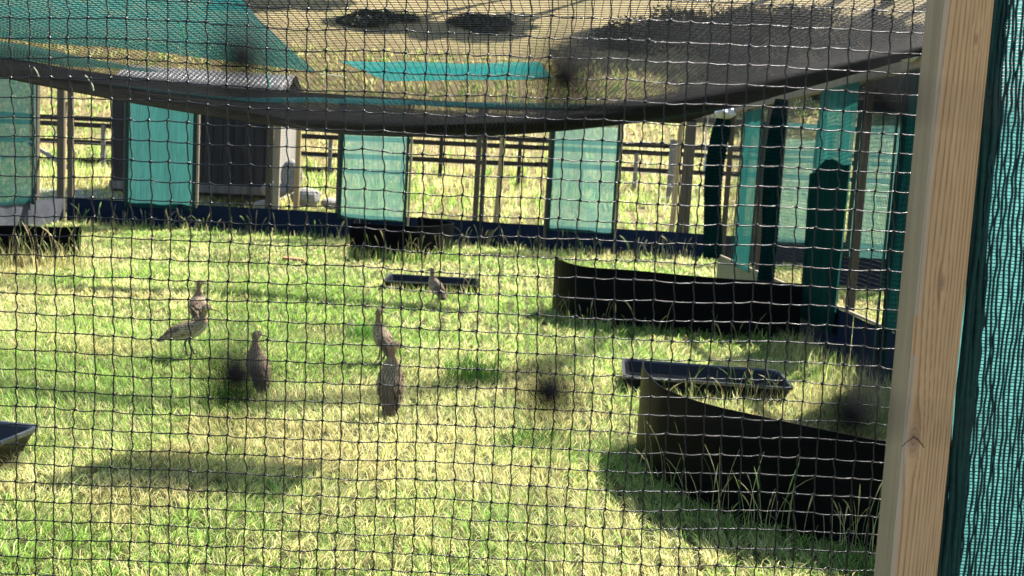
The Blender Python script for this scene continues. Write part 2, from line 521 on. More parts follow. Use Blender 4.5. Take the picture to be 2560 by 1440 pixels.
BAF1 = [(.70, 5.32), (.665, 4.98), (.685, 4.70), (.74, 4.52), (.88, 4.25), (1.09, 4.05), (1.30, 3.93), (1.45, 3.85), (1.85, 3.68)]
BAF2 = [(.41, 10.25), (.47, 9.9), (.62, 9.58), (.90, 9.38), (1.30, 9.26), (1.85, 9.18), (2.52, 8.98)]
BAF3 = [(-2.30, 14.5), (-1.85, 14.55), (-1.38, 14.75), (-1.06, 15.3), (-.95, 16.0), (-1.12, 16.7), (-1.62, 17.25)]
BAF4 = [(-6.5, 10.75), (-6.0, 10.95), (-5.56, 11.2), (-5.2, 11.43), (-4.88, 11.67)]
off = lambda P, dx, dy: [(x + dx, y + dy) for x, y in P]
farline = [(-7.6, 17.6), (-4, 17.6), (0, 17.6), (3.2, 17.6)]
tall = [
    tall_part(along(off(BAF1, -.04, -.08), 60)[15:], .05, 260, (.05, .11), .7),
    tall_part(along(off(BAF2, -.02, -.12), 60), .08, 350, (.06, .14)),
    tall_part(along(off(BAF3, .02, -.12)[:5], 60), .10, 700, (.10, .25)),
    tall_part(along(off(BAF4, .1, -.14), 60), .12, 900, (.10, .30)),
    tall_part(along(farline, 200), .16, 1500, (.06, .18)),
    tall_part([(x, 6.33) for x in np.linspace(.75, 1.9, 20)], .07, 260, (.06, .14)),
    tall_part([(2.4, y) for y in np.linspace(6.0, 9.0, 40)], .16, 1500, (.10, .24)),
    tall_part([(x, 10.75) for x in np.linspace(-1.4, -.3, 20)], .08, 300, (.08, .18)),
]
blade_object('tall_grass', tall, M['grass'], 'unmown taller grass along the black sheets, trays and skirting', 'grass')
sV, sQ, sC = [], [], []
nv = 0
for a in [
    (along(off(BAF1, 0, -.08), 60)[18:], .07, 80, (.12, .34)),
    ([(x, 6.28) for x in np.linspace(1.05, 1.9, 20)], .09, 46, (.14, .28)),
    (along(off(BAF3, .02, -.12)[:5], 60), .10, 60, (.2, .45)),
    (along(off(BAF4, .15, -.12), 60)[20:], .12, 70, (.25, .55)),
    (along(farline, 200), .16, 170, (.15, .42)),
    (along(off(BAF2, 0, -.12), 60), .12, 40, (.12, .3)),
    ([(-.4, 10.8), (-.3, 11.0)], .08, 14, (.2, .35)),
    ([(-2, 8), (0, 9.4), (-1, 6), (.2, 5.4), (-.5, 9.6), (1.6, 8.2), (-3, 6)], .7, 90, (.10, .24)),
]:
    V, Q, c = stalks(*a)
    sV.append(V); sQ.append(Q + nv); sC.append(c); nv += len(V)
o = link('seed_stalks', quad_mesh('seed_stalks', np.concatenate(sV), np.concatenate(sQ), np.concatenate(sC)), M['straw'])
tag(o, 'thin bleached grass stalks with seed heads in front of the black sheets', 'grass', kind='stuff')

# separate dark green tufts in the lawn
def tuft(x, y, n, r, Lr, label):
    def colr(k):
        t = rng.random(k)[:, None]
        c = DEEP * t + np.array([.15, .36, .05]) * (1 - t)
        return (c * .7).astype(np.float32), c.astype(np.float32)
    p = tall_part([(x, y)], r, n, Lr, .55, colr)
    o = blade_object('grass_tuft', [p], M['grass'], label, 'grass tuft', kind=None)
    o['group'] = 'dark green tufts in the lawn'
tuft(-1.14, 8.02, 260, .07, (.10, .22), 'small dark green grass tuft left of the raised-head bird near the middle')
tuft(-.22, 6.72, 420, .10, (.12, .26), 'largest dark green grass tuft right of the two overlapping birds')
tuft(-1.56, 5.72, 260, .07, (.10, .20), 'dark grass tuft at the feet of the brown bird left of centre')
tuft(.13, 5.15, 200, .08, (.09, .17), 'dark grass tuft in open lawn left of the nearest black sheet')

# ------------------------------------------------------------------ far wall of the pen
WY = 17.9
def shade_wave(x0, x1, y, z0, z1, nx=22, nz=26, amp=.03, seed=0.0):
    u = np.linspace(x0, x1, nx); v = np.linspace(z0, z1, nz)
    U, V = np.meshgrid(u, v, indexing='ij')
    yy = y + (fbm(U, V * .45, 2.6, seed) - .5) * 2 * amp + np.sin(U * 14 + V * .8 + seed) * amp * .18
    return np.stack([U, yy, V], -1)
def ysheet(x, y0, y1, z0, z1, ny=14, nz=18, amp=.012, seed=0.0):
    G = shade_wave(y0, y1, x, z0, z1, ny, nz, amp, seed)
    return np.stack([G[..., 1], G[..., 0], G[..., 2]], -1)

wall = empty('aviary_wall', (0, WY, 0))
tag(wall, 'long far timber wall of the pen with navy skirting and wire mesh', 'wall', 'walls of the pen')
def child(mb, name, m, par, smooth=False, bevel=0.0, solid=0.0, sub=None):
    o = mb.build(name, m, par, smooth, bevel, solid)
    if sub is not None:          # a piece of a part whose mesh already stands at its place
        o.parent = sub
        return o
    o.matrix_parent_inverse = Matrix.Translation(par.location).inverted() if par.rotation_euler.z == 0 else par.matrix_basis.inverted()
    return o
for x, wd in [(-7.86, .12), (-7.70, .09), (-4.275, .11), (-4.14, .10), (-.70, .09), (-.60, .08), (2.84, .10), (2.94, .09), (6.44, .1), (6.55, .09)]:
    child(MB().box((x + random.uniform(-.005, .005), WY + .05, 1.19), (wd, .07, 2.38), Matrix.Rotation(R(random.uniform(-.5, .9)), 3, 'Y')), 'post', M['post_pale' if abs(x + 4.14) < .01 else 'post'], wall, bevel=.006)
child(MB().beam((-7.9, WY + .05, 2.44), (9, WY + .05, 2.36), .07, .10), 'top_rail', M['post'], wall, bevel=.006)
nx = 130
U = np.linspace(-7.72, 9, nx); Zr = np.linspace(-.02, .455, 8)
A, B = np.meshgrid(U, Zr, indexing='ij')
B2 = B + (B > .40) * (fbm(A, A * 0, .9, 2.0) - .5) * .05
YY = WY - .02 + (fbm(A, B, 1.3, 8.0) - .5) * .10
child(MB().grid(np.stack([A, YY, B2], -1)), 'skirting', M['skirt'], wall, smooth=True)
# thin mesh over the wall
P1 = np.array([[(x, WY + .012, z) for z in (.4, 1.4, 2.4)] for x in np.arange(-7.6, 8.5, .05)])
P2 = np.array([[(x, WY + .014, z) for x in (-7.7, 0, 8.9)] for z in np.arange(.42, 2.4, .05)])
V1, Q1 = tubes_np(P1, .0009, 3, (1, 0, 0)); V2, Q2 = tubes_np(P2, .0009, 3, (0, 1, 0))
o = link('wire_mesh', quad_mesh('wire_mesh', np.concatenate([V1, V2]), np.concatenate([Q1, Q2 + len(V1)])), M['net'], wall)
o.matrix_parent_inverse = Matrix.Translation(wall.location).inverted()

def screen(x0, x1, label, m='teal', thin=False, z0=.36, z1=2.42, y=WY - .05, seed=0.0, pole=True):
    e = empty('shade_screen', ((x0 + x1) / 2, y, 0))
    tag(e, label, 'shade screen', 'teal shade screens on the pen walls')
    clo = child(MB().grid(shade_wave(x0, x1, y, z0, z1, seed=seed)), 'cloth', M[m], e, smooth=True)
    for xx, wd in ((x0 + .02, .06), (x1 - .02, .05)):
        child(MB().grid(shade_wave(xx - wd / 2, xx + wd / 2, y - .012, z0 - .01, z1, 3, 16, .008, seed + 3)), 'hem', M['hem'], e, smooth=True, solid=.006, sub=clo)
    if pole:
        child(MB().box((x1 + .035, y + .03, 1.22), (.04, .04, 2.4)), 'batten', M['post_pale'], e, bevel=.004)
        child(MB().box((x0 - .03, y + .03, 1.22), (.05, .04, 2.4)), 'batten', M['post'], e, bevel=.004)
    return e
screen(-6.705, -5.523, 'teal cloth screen in front of the dark shed', 'teal', seed=1.0)
screen(-3.05, -1.885, 'teal cloth screen above the round-ended black sheet at the far wall', 'teal_thin', seed=2.0)
screen(.536, 1.684, 'teal cloth screen right of the leaning pole at the far wall', 'teal_thin', seed=3.0)
screen(4.11, 5.26, 'pale teal cloth screen seen behind the rolled cloth of the right wall', 'teal_thin', seed=4.0)
# left return wall
lw = empty('aviary_wall', (-7.75, 14, 0))
tag(lw, 'left side wall of the pen with sunlit grey skirting at the frame edge', 'wall', 'walls of the pen')
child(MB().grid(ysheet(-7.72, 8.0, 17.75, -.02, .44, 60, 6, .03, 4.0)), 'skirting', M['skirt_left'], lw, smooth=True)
for y in (16.9, 14.2, 11.5, 8.4):
    child(MB().box((-7.80, y, 1.19), (.07, .10, 2.38)), 'post', M['post'], lw, bevel=.006)
child(MB().beam((-7.80, 8, 2.56), (-7.80, 17.8, 2.56), .07, .1), 'top_rail', M['post'], lw, bevel=.006)
e = empty('shade_screen', (-7.70, 15.6, 0))
tag(e, 'teal cloth screen at the left edge of the picture', 'shade screen', 'teal shade screens on the pen walls')
child(MB().grid(ysheet(-7.70, 14.4, 16.6, .40, 2.5, 20, 18, .02, 6.0)), 'cloth', M['teal'], e, smooth=True)
child(MB().grid(ysheet(-7.685, 16.50, 16.62, .38, 2.5, 3, 16, .01, 7.0)), 'hem', M['hem'], e, smooth=True, solid=.006)

# ------------------------------------------------------------------ right wall
WX = 2.65
rw = empty('aviary_wall', (WX, 10, 0))
tag(rw, 'right side wall of the pen hung with dark green rolled cloths', 'wall', 'walls of the pen')
for y, wd in [(13.40, .06), (12.42, .055), (11.40, .06), (10.78, .06), (9.38, .055), (8.19, .06), (7.33, .06), (6.2, .06), (5.0, .06)]:
    child(MB().box((WX + .03, y, 1.12), (.06, wd, 2.24), Matrix.Rotation(R(random.uniform(-.4, .4)), 3, 'X')), 'post', M['post'], rw, bevel=.005)
child(MB().beam((WX + .02, 13.9, 2.28), (WX + .02, 2.4, 2.25), .06, .085), 'top_rail', M['post_pale'], rw, bevel=.005)
child(MB().beam((WX - .015, 13.38, .435), (WX - .015, 4.0, .435), .03, .022), 'skirting_batten', M['post_pale'], rw, bevel=.003)
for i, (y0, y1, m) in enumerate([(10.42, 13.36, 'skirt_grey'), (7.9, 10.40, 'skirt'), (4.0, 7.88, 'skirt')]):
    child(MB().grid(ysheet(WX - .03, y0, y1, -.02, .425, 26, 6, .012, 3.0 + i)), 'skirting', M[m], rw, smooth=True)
P1 = np.array([[(WX + .065, y, z) for z in (.4, 1.4, 2.24)] for y in np.arange(5, 13.4, .034)])
P2 = np.array([[(WX + .067, y, z) for y in (5, 9, 13.4)] for z in np.arange(.42, 2.24, .034)])
V1, Q1 = tubes_np(P1, .0017, 3, (1, 0, 0)); V2, Q2 = tubes_np(P2, .0017, 3, (1, 0, 0))
o = link('wire_mesh', quad_mesh('wire_mesh', np.concatenate([V1, V2]), np.concatenate([Q1, Q2 + len(V1)])), M['net'], rw)
o.matrix_parent_inverse = Matrix.Translation(rw.location).inverted()

def side_screen(y0, y1, z0, z1, m, label, amp=.02, seed=0.0, x=WX - .045, hem=True, ragged=0.0, name='shade_screen'):
    e = empty(name, (x, (y0 + y1) / 2, 0))
    tag(e, label, 'shade screen', 'cloths on the right wall')
    G = ysheet(x, y0, y1, z0, z1, 60, 24, amp, seed)
    if ragged:
        f = np.linspace(0, 1, 24)[None]
        yy = G[..., 1]
        G[..., 2] += f * ragged * (np.interp((y1 - yy) / (y1 - y0), [0, .12, .25, .4, .6, .75, .85, 1], [0, .05, .55, 1, 1.05, .8, .62, .6]) + (fbm(yy, yy * 0, 9, 2.0) - .5) * .25)
    clo = child(MB().grid(G), 'cloth', M[m], e, smooth=True)
    if hem:
        for yy in (y0, y1):
            child(MB().grid(ysheet(x - .01, yy - .02, yy + .02, z0, z1, 3, 14, .006, seed + 2)), 'hem', M['hem'], e, smooth=True, solid=.006, sub=clo)
    return e
side_screen(11.44, 12.38, .40, 2.2, 'teal_side', 'narrow teal cloth strip between two posts near the far end of the right wall', seed=1.5)
side_screen(8.25, 9.30, .30, 2.22, 'teal_side', 'wide teal cloth panel on the right wall, its lower half covered', seed=2.5, hem=False)
side_screen(8.24, 9.33, .22, 1.50, 'teal_dark', 'dark green doubled cloth with a humped top edge over the wide teal panel', seed=2.5, x=WX - .060, hem=False, ragged=.12)
side_screen(6.35, 7.30, .10, 2.2, 'teal_dark', 'dark green cloth beside the pale front post, nearest on the right wall', seed=4.5, amp=.04)

def cloth_roll(y, label, top=2.2, bot=.40, r=.075, lean=.0, bulge=.03, seed=0):
    e = empty('rolled_cloth', (WX - .12, y, 0))
    tag(e, label, 'rolled cloth', 'rolled cloths hanging on the right wall')
    z = np.linspace(bot, top, 160)
    t = (z - bot) / (top - bot)
    rr = r * (1 + .05 * np.sin(t * 9 + seed) + .05 * np.sin(z * 150)) * (1 - .25 * np.clip((t - .9) / .1, 0, 1))
    pts = np.stack([WX - .10 - bulge * np.sin(t * math.pi) + .01 * np.sin(t * 7), y + lean * (t - .5) + .02 * np.sin(t * 5 + seed), z], -1)
    child(MB().tube(pts, rr, 14), 'cloth', M['roll'], e, smooth=True)
    return e
rl = cloth_roll(13.35, 'dark green rolled cloth with a white cap at the far end of the right wall', top=2.18, r=.115, lean=.06, bulge=.06, seed=1)
cloth_roll(10.45, 'dark green ribbed rolled cloth hanging midway along the right wall', top=2.22, r=.085, bulge=.015, seed=3)
# white crumpled plastic on the roll at the corner
def crumple(name, c, sx, sy, sz, m, label, cat, seed=1, parent=None):
    mb = MB()
    th = np.linspace(0, 2 * math.pi, 15)[:-1]; ph = np.linspace(.12, math.pi - .12, 9)
    G = []
    r2 = np.random.default_rng(seed)
    for p in ph:
        G.append([(c[0] + sx * math.sin(p) * math.cos(t) * (1 + r2.uniform(-.18, .18)), c[1] + sy * math.sin(p) * math.sin(t) * (1 + r2.uniform(-.18, .18)), c[2] + sz * math.cos(p) * (1 + r2.uniform(-.1, .1))) for t in th])
    G = np.array(G); k = G.shape[1]
    V = G.reshape(-1, 3); F = []
    for i in range(len(ph) - 1):
        for j in range(k): F.append((i * k + j, (i + 1) * k + j, (i + 1) * k + (j + 1) % k, i * k + (j + 1) % k))
    F.append(tuple(range(k))[::-1]); F.append(tuple((len(ph) - 1) * k + j for j in range(k)))
    mb.add(V, F)
    o = mb.build(name, m, parent)
    if label: tag(o, label, cat)
    return o
crumple('plastic_bag', (WX - .10, 13.25, 2.235), .13, .20, .075, M['white'], 'crumpled white plastic on top of the far rolled cloth', 'plastic', 3)
crumple('plastic_bag', (WX - .05, 7.2, 2.30), .06, .12, .035, M['white'], 'white plastic scrap on the rail beside the pale front post', 'plastic', 5)
mb = MB(); mb.tube([(2.36, 13.35, 2.2), (2.35, 13.38, 1.9), (2.36, 13.36, 1.62)], .006, 5)
e = empty('cord_tag', (2.36, 13.36, 1.6)); tag(e, 'thin white cord with a tag hanging on the far rolled cloth', 'cord')
child(mb, 'cord', M['white'], e)
child(MB().box((2.36, 13.355, 1.56), (.03, .01, .12)), 'tag', M['white'], e, bevel=.003)

# wall of the next pen, seen through the right wall
nw = empty('aviary_wall', (6, 14.4, 0))
tag(nw, 'wall of the neighbouring pen glimpsed through the right wall', 'wall', 'walls of the pen')
for x in (4.45, 5.32, 7.2): child(MB().box((x, 14.45, 1.3), (.09, .07, 2.6)), 'post', M['post'], nw, bevel=.006)
child(MB().grid(shade_wave(4.4, 9, 14.38, -.02, .45, 30, 6, .03, 3.0)), 'skirting', M['skirt'], nw, smooth=True)
child(MB().beam((4.3, 14.45, 2.52), (9, 14.45, 2.50), .07, .16), 'top_rail', M['fence'], nw, bevel=.006)
screen(4.56, 5.26, 'grey teal cloth screen on the neighbouring pen wall', 'teal_thin', z0=.44, z1=2.45, y=14.34, seed=5.0, pole=False)

# ------------------------------------------------------------------ roof netting
def roof_z(X, Y):
    X = np.asarray(X, dtype=float); Y = np.asarray(Y, dtype=float)
    hw = np.where(X > -1.9, 4.55, 5.9)
    u = (X + 1.9) / hw; v = (Y - 10) / 8.0
    return 2.3 + np.maximum(0, -X - 1.9) * .055 - .66 * np.maximum(0, 1 - u * u) * np.maximum(0, 1 - v * v)
def roof_pt(X, Y, dz=0.0):
    return np.stack([X, Y, roof_z(X, Y) + dz], -1)
MS = .036
X = np.arange(-7.75, 2.66, MS); Y = np.linspace(2.2, 17.85, 90)
def wob(A, B):
    return (fbm(A, B, .8, 6.0) - .5) * .12 + (vnoise(A, B, 7.0, 3.0) - .5) * .008
XX_, YY_ = np.meshgrid(X, Y, indexing='ij')
PA = roof_pt(XX_ + wob(XX_, YY_) * np.minimum(1, (2.7 - XX_)), YY_)
Yb = np.arange(2.2, 17.9, MS); Xb = np.linspace(-7.75, 2.66, 70)
YB, XB = np.meshgrid(Yb, Xb, indexing='ij')
PB = roof_pt(XB, YB + wob(YB, XB), .0015)
V1, Q1 = tubes_np(PA, .0016, 3, (0, 0, 1)); V2, Q2 = tubes_np(PB, .0017, 3, (0, 0, 1))
rn = empty('roof_netting', (-2.5, 10, 1.64))
tag(rn, 'sagging black roof netting stretched over the whole pen', 'netting')
o = link('mesh', quad_mesh('mesh', np.concatenate([V1, V2]), np.concatenate([Q1, Q2 + len(V1)])), M['net_roof'], rn, smooth=True)
o.matrix_parent_inverse = Matrix.Translation(rn.location).inverted()
mb = MB()
xx = np.linspace(-7.7, 2.62, 60)
mb.tube(roof_pt(xx, np.full(60, 11.2), -.004), .007, 6)
child(mb, 'seam_rope', M['hem'], rn, smooth=True)

def roof_cloth(name, corners, m, label, dz=.012, nu=40, nv=14, wave=.0, swap=False):
    """corners: two polylines (near edge, far edge) in plan, laid over the sagging net"""
    a = catmull(np.array(corners[0], float), nu); b = catmull(np.array(corners[1], float), nu)
    t = np.linspace(0, 1, nv)[None, :, None]
    G = a[:, None] * (1 - t) + b[:, None] * t
    z = roof_z(G[..., 0], G[..., 1]) + dz + (fbm(G[..., 0], G[..., 1], 3, 2.0) - .5) * wave
    o = MB().grid(np.dstack([G, z[..., None]])).build(name, M[m], smooth=True)
    tag(o, label, 'shade cloth', 'shade cloths lying on the roof netting')
    return o
roof_cloth('roof_shade_cloth', ([(-4.6, 3.6), (-2.2, 3.4), (-1.2, 3.2), (-1.15, 4.59), (-1.13, 5.70)], [(-5.0, 5.7), (-3.6, 5.6), (-2.75, 5.56), (-1.94, 5.32), (-1.14, 5.74)]), 'roof_teal', 'large green shade cloth on the roof netting at the upper left', wave=.02)
roof_cloth('roof_shade_cloth', ([(-4.6, 5.75), (-2.9, 5.63), (-2.09, 5.96)], [(-4.6, 6.3), (-3.2, 6.40), (-2.08, 6.02)]), 'teal', 'narrow folded green strip under the large roof cloth at left', wave=.02)
roof_cloth('roof_shade_cloth', ([(-3.4, 11.0), (-1.5, 11.0), (.5, 11.0)], [(-3.4, 11.3), (-1.5, 11.35), (.5, 11.3)]), 'roll', 'dark green edging band at the lowest sag of the roof netting', dz=-.004)
roof_cloth('roof_shade_cloth', ([(-.95, 5.42), (-.5, 5.44), (.08, 5.49)], [(-.78, 5.97), (-.3, 5.98), (.16, 6.01)]), 'roof_turq', 'bright turquoise ribbed strip in the middle of the roof netting', wave=.02)
roof_cloth('roof_shade_cloth', ([(-3.2, 7.1), (-2.4, 6.96), (-1.04, 6.76), (.26, 7.28), (1.49, 8.86), (1.9, 10.2)], [(-3.3, 7.35), (-2.5, 7.22), (-1.10, 7.02), (.10, 7.55), (1.32, 9.1), (1.85, 10.5)]), 'roof_blue', 'long thin blue green strip low across the roof netting', wave=.02)

def twine(pts, m, label):
    P = catmull(np.array(pts, float), 10)
    o = MB().tube(P, .0035, 5).build('twine_end', M[m], smooth=True)
    tag(o, label, 'twine', 'twine ends tied to the roof netting')
def tw(x, y, dx, dl, m, label):
    z = float(roof_z(x, y)) - .004
    twine([(x, y, z), (x + dx * .4, y, z - dl * .2), (x + dx, y - .01, z - dl * .6), (x + dx * 1.1, y, z - dl)], m, label)
tw(-.81, 5.97, .02, .075, 'twine_pink', 'pink twine end at the left of the turquoise strip')
tw(.26, 6.10, .03, .06, 'twine_pink', 'pink twine end at the right of the turquoise strip')
tw(-1.10, 5.70, .13, .015, 'twine_white', 'pale twine knotted at the tip of the large green cloth')
tw(-1.38, 5.64, .02, .09, 'twine_green', 'green twine loop hanging below the large green cloth')
tw(-1.30, 5.05, .04, .09, 'twine_white', 'pale yellow twine on the edge of the large green cloth')
tw(-1.50, 4.55, .03, .09, 'twine_green', 'bright green twine on the large green cloth')
tw(-3.02, 6.50, .03, .06, 'twine_white', 'short pale twine end at the far left under the green strip')
tw(-2.72, 6.54, .05, .09, 'twine_white', 'long pale twine end left of the shed roof')

# ------------------------------------------------------------------ black sheets (windbreak baffles)
def baffle(path, h, label, n=64, th=.008, lean=0.0):
    P = catmull(np.array(path, float), n)
    T = np.gradient(P, axis=0); T /= np.linalg.norm(T, axis=1, keepdims=True)
    Nn = np.stack([-T[:, 1], T[:, 0]], -1)
    c = P.mean(0)
    zs = [-.03, h * .33, h * .66, h]
    G = []
    for s in (-1, 1):
        G.append(np.stack([np.stack([P[:, 0] + Nn[:, 0] * (s * th / 2 + lean * z), P[:, 1] + Nn[:, 1] * (s * th / 2 + lean * z), np.full(n, z) + (.006 * np.sin(np.arange(n) * .21) if z == h else 0)], -1) for z in zs], 1))
    ring = np.concatenate([G[0], G[1][:, ::-1]], 1)          # n x 8 loop
    k = ring.shape[1]
    idx = np.arange(n * k).reshape(n, k)
    Q = np.stack([idx[:-1], np.roll(idx[:-1], -1, 1), np.roll(idx[1:], -1, 1), idx[1:]], -1).reshape(-1, 4)
    F = [tuple(q) for q in Q] + [tuple(idx[0][::-1]), tuple(idx[-1])]
    mb = MB().add(ring.reshape(-1, 3), F)
    o = mb.build('windbreak_sheet', M['plastic'], None, True, bevel=.0025)
    try: o.data.set_sharp_from_angle(angle=R(40))
    except Exception: pass
    return tag(o, label, 'plastic sheet', 'curved black plastic sheets standing on the lawn')
baffle(BAF1, .46, 'nearest curved black plastic sheet beside the pale wooden post')
baffle(BAF2, .54, 'long curved black plastic sheet against the right wall, middle distance')
baffle(BAF3, .50, 'black plastic sheet with a rounded end below the far wall')
baffle(BAF4, .46, 'black plastic sheet at the left edge with tall grass before it')

# ------------------------------------------------------------------ trays
def tray(c, L, W, H, rz, label):
    e = empty('water_tray', (c[0], c[1], .012), rz)
    tag(e, label, 'tray', 'black plastic trays on the lawn')
    def ring(l, w_, z, r=.06):
        pts = []
        for cx, cy, a0 in ((1, 1, 0), (-1, 1, 90), (-1, -1, 180), (1, -1, 270)):
            for a in range(0, 91, 18):
                t = R(a0 + a)
                pts.append(((l / 2 - r) * cx + r * math.cos(t), (w_ / 2 - r) * cy + r * math.sin(t), z))
        return pts
    ins = .10
    rs = [ring(L - ins, W - ins, .0), ring(L - .025, W - .025, H - .02), ring(L, W, H - .018), ring(L, W, H), ring(L - .035, W - .035, H), ring(L - .045, W - .045, H - .012), ring(L - ins - .02, W - ins - .02, .012)]
    k = len(rs[0])
    def mk(name, ra, capb=None, capt=None):
        V = [p for r_ in ra for p in r_]; F = []
        for i in range(len(ra) - 1):
            for j in range(k): F.append((i * k + j, i * k + (j + 1) % k, (i + 1) * k + (j + 1) % k, (i + 1) * k + j))
        if capb: F.append(tuple(range(k))[::-1])
        if capt: F.append(tuple((len(ra) - 1) * k + j for j in range(k)))
        o = MB().add(V, F).build(name, M['tray_rim' if name == 'rim' else 'tray'], e, True)
        try: o.data.set_sharp_from_angle(angle=R(35))
        except Exception: pass
        return o
    mk('tub', [rs[0], rs[1]], capb=True)
    mk('rim', rs[1:6])
    mk('inside', [rs[5], rs[6]], capt=True)
    MB().add(ring(L - ins + .012, W - ins + .012, .040), [tuple(range(k))]).build('water', M['water'], e)
    return e
tray((-.87, 11.35), 1.04, .72, .12, R(2), 'black plastic tray lying behind the smallest bird, in the middle of the lawn')
tray((1.30, 6.78), 1.08, .62, .115, R(-5), 'black plastic tray behind the nearest curved sheet')
tray((-2.60, 4.42), 1.0, .46, .115, R(-8), 'black plastic tray cut by the left edge of the picture')

# ------------------------------------------------------------------ things beyond the wall: shed, fence, stakes, stones
sh = empty('shed', (-6.35, 20.6, .35))
tag(sh, 'dark boarded shed with a corrugated iron roof behind the far wall', 'shed')
x0, x1, fy, by = -8.0, -4.80, 20.5, 22.6
zb, zt = .50, 2.52
x = x0
i = 0
while x < x1 - .02:
    wd = random.uniform(.17, .23)
    wd = min(wd, x1 - x)
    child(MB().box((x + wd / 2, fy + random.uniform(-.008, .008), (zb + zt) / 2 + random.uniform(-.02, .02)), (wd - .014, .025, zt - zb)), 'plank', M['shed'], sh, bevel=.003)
    x += wd
y = fy + .05
while y < by:
    wd = random.uniform(.17, .23)
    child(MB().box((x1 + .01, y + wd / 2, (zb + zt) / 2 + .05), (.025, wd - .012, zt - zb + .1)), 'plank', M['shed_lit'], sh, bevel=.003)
    y += wd
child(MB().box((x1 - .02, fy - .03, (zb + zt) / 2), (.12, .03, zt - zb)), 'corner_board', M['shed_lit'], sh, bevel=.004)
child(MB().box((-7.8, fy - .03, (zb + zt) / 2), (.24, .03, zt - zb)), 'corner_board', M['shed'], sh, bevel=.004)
child(MB().beam((x0, fy - .03, .62), (x1, fy - .03, .66), .12, .16), 'sill_beam', M['fence_post'], sh, bevel=.01)
child(MB().box(((x0 + x1) / 2, by, (zb + zt) / 2), (x1 - x0, .03, zt - zb)), 'back_wall', M['shed'], sh)
n = 290
xs_ = np.linspace(x0 - .12, x1 + .14, n)
cor = (.042) * np.sin((xs_ - x0) / .10 * 2 * math.pi)
G = np.stack([np.stack([xs_, np.full(n, yy), zz + cor], -1) for yy, zz in ((fy - .20, 2.50), (21.6, 3.0), (by + .15, 2.55))], 1)
rf = child(MB().grid(G), 'roof', M['iron'], sh, smooth=True, solid=.004)
for s in (0,):
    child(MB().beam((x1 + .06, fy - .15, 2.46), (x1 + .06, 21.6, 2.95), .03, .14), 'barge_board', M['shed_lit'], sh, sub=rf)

fe = empty('rail_fence', (0, 26, .9))
tag(fe, 'dark post and rail fence across the dry field', 'fence')
for z, z2 in ((2.01, 2.14), (1.84, 1.96), (1.41, 1.53), (.96, 1.20)):
    xa = -22.0
    while xa < 16:
        xb = xa + 3.2
        f = lambda q: z + (z2 - z) * (q + 10) / 13
        if not (z < 1 and xa > -6):
            child(MB().beam((xa, 26.06, f(xa) + random.uniform(-.015, .015)), (xb + .05, 26.06, f(xb) + random.uniform(-.015, .015)), .04, .12), 'rail', M['fence'], fe)
        xa = xb
for px, h in [(-19.5, 1.9), (-16.5, 1.9), (-13.4, 1.9), (-10.34, 1.87), (-7.6, 1.95), (-4.7, 1.82), (-1.95, 2.06), (0, 2.06), (2.89, 1.93), (4.66, 1.98), (7.4, 2.15), (10.3, 2.2), (13.2, 2.2)]:
    zg = float(terrain(px, 26)) - .1
    child(MB().box((px, 26, (h + zg) / 2), (.10, .09, h - zg), taper=.08), 'post', M['fence_post'] if px in (-4.7, 2.89, 4.66, -10.34) else M['fence'], fe, bevel=.006)
wf = empty('wire_fence', (0, 23.2, .6))
tag(wf, 'low wire stock fence in front of the rail fence', 'fence')
for hz in (.25, .5, .75):
    xx = np.linspace(-20, 14, 40)
    child(MB().tube(np.stack([xx, np.full(40, 23.2), terrain(xx, np.full(40, 23.2)) + hz], -1), .004, 4), 'wire', M['wire'], wf)
for px in (-13, -8.8, -2.6, 1.4, 7.2): 
    zg = float(terrain(px, 23.2)); child(MB().box((px, 23.2, zg + .4), (.05, .05, 1.0)), 'post', M['fence_post'], wf)
gp = MB().box((0, 0, .75), (.15, .14, 1.6), taper=.05).build('gate_post', M['fence_post'], bevel=.01)
gp.location = (3.49, 24, float(terrain(3.49, 24)) - .05)
tag(gp, 'thick grey gate post beyond the leaning pole at the right end', 'post')
def stake(b, t, label):
    P = np.linspace(np.array(b), np.array(t), 8); P[:, 0] += .012 * np.sin(np.linspace(0, 5, 8))
    o = MB().tube(P, np.linspace(.055, .045, 8), 10).build('leaning_stake', M['stake'], smooth=True)
    tag(o, label, 'stake', 'leaning round poles behind the far wall')
stake((-3.94, 18.5, .0), (-3.89, 18.5, 2.3), 'round yellow pole beside the pale boulders')
stake((-.385, 18.5, .0), (-.285, 18.5, 2.3), 'round leaning pole between the second and third far screens')
stake((2.75, 18.5, .0), (2.82, 18.5, 2.5), 'round leaning pole right of the third far screen')
stake((-8.15, 18.6, .0), (-8.08, 18.6, 2.1), 'grey leaning pole at the far left corner of the pen')
mb = MB(); mb.beam((-9.2, 19.6, 1.35), (-8.4, 19.5, .92), .05, .07)
tag(mb.build('loose_plank', M['shed_lit']), 'short plank, sunlight in its colour, leaning at the far left', 'plank')
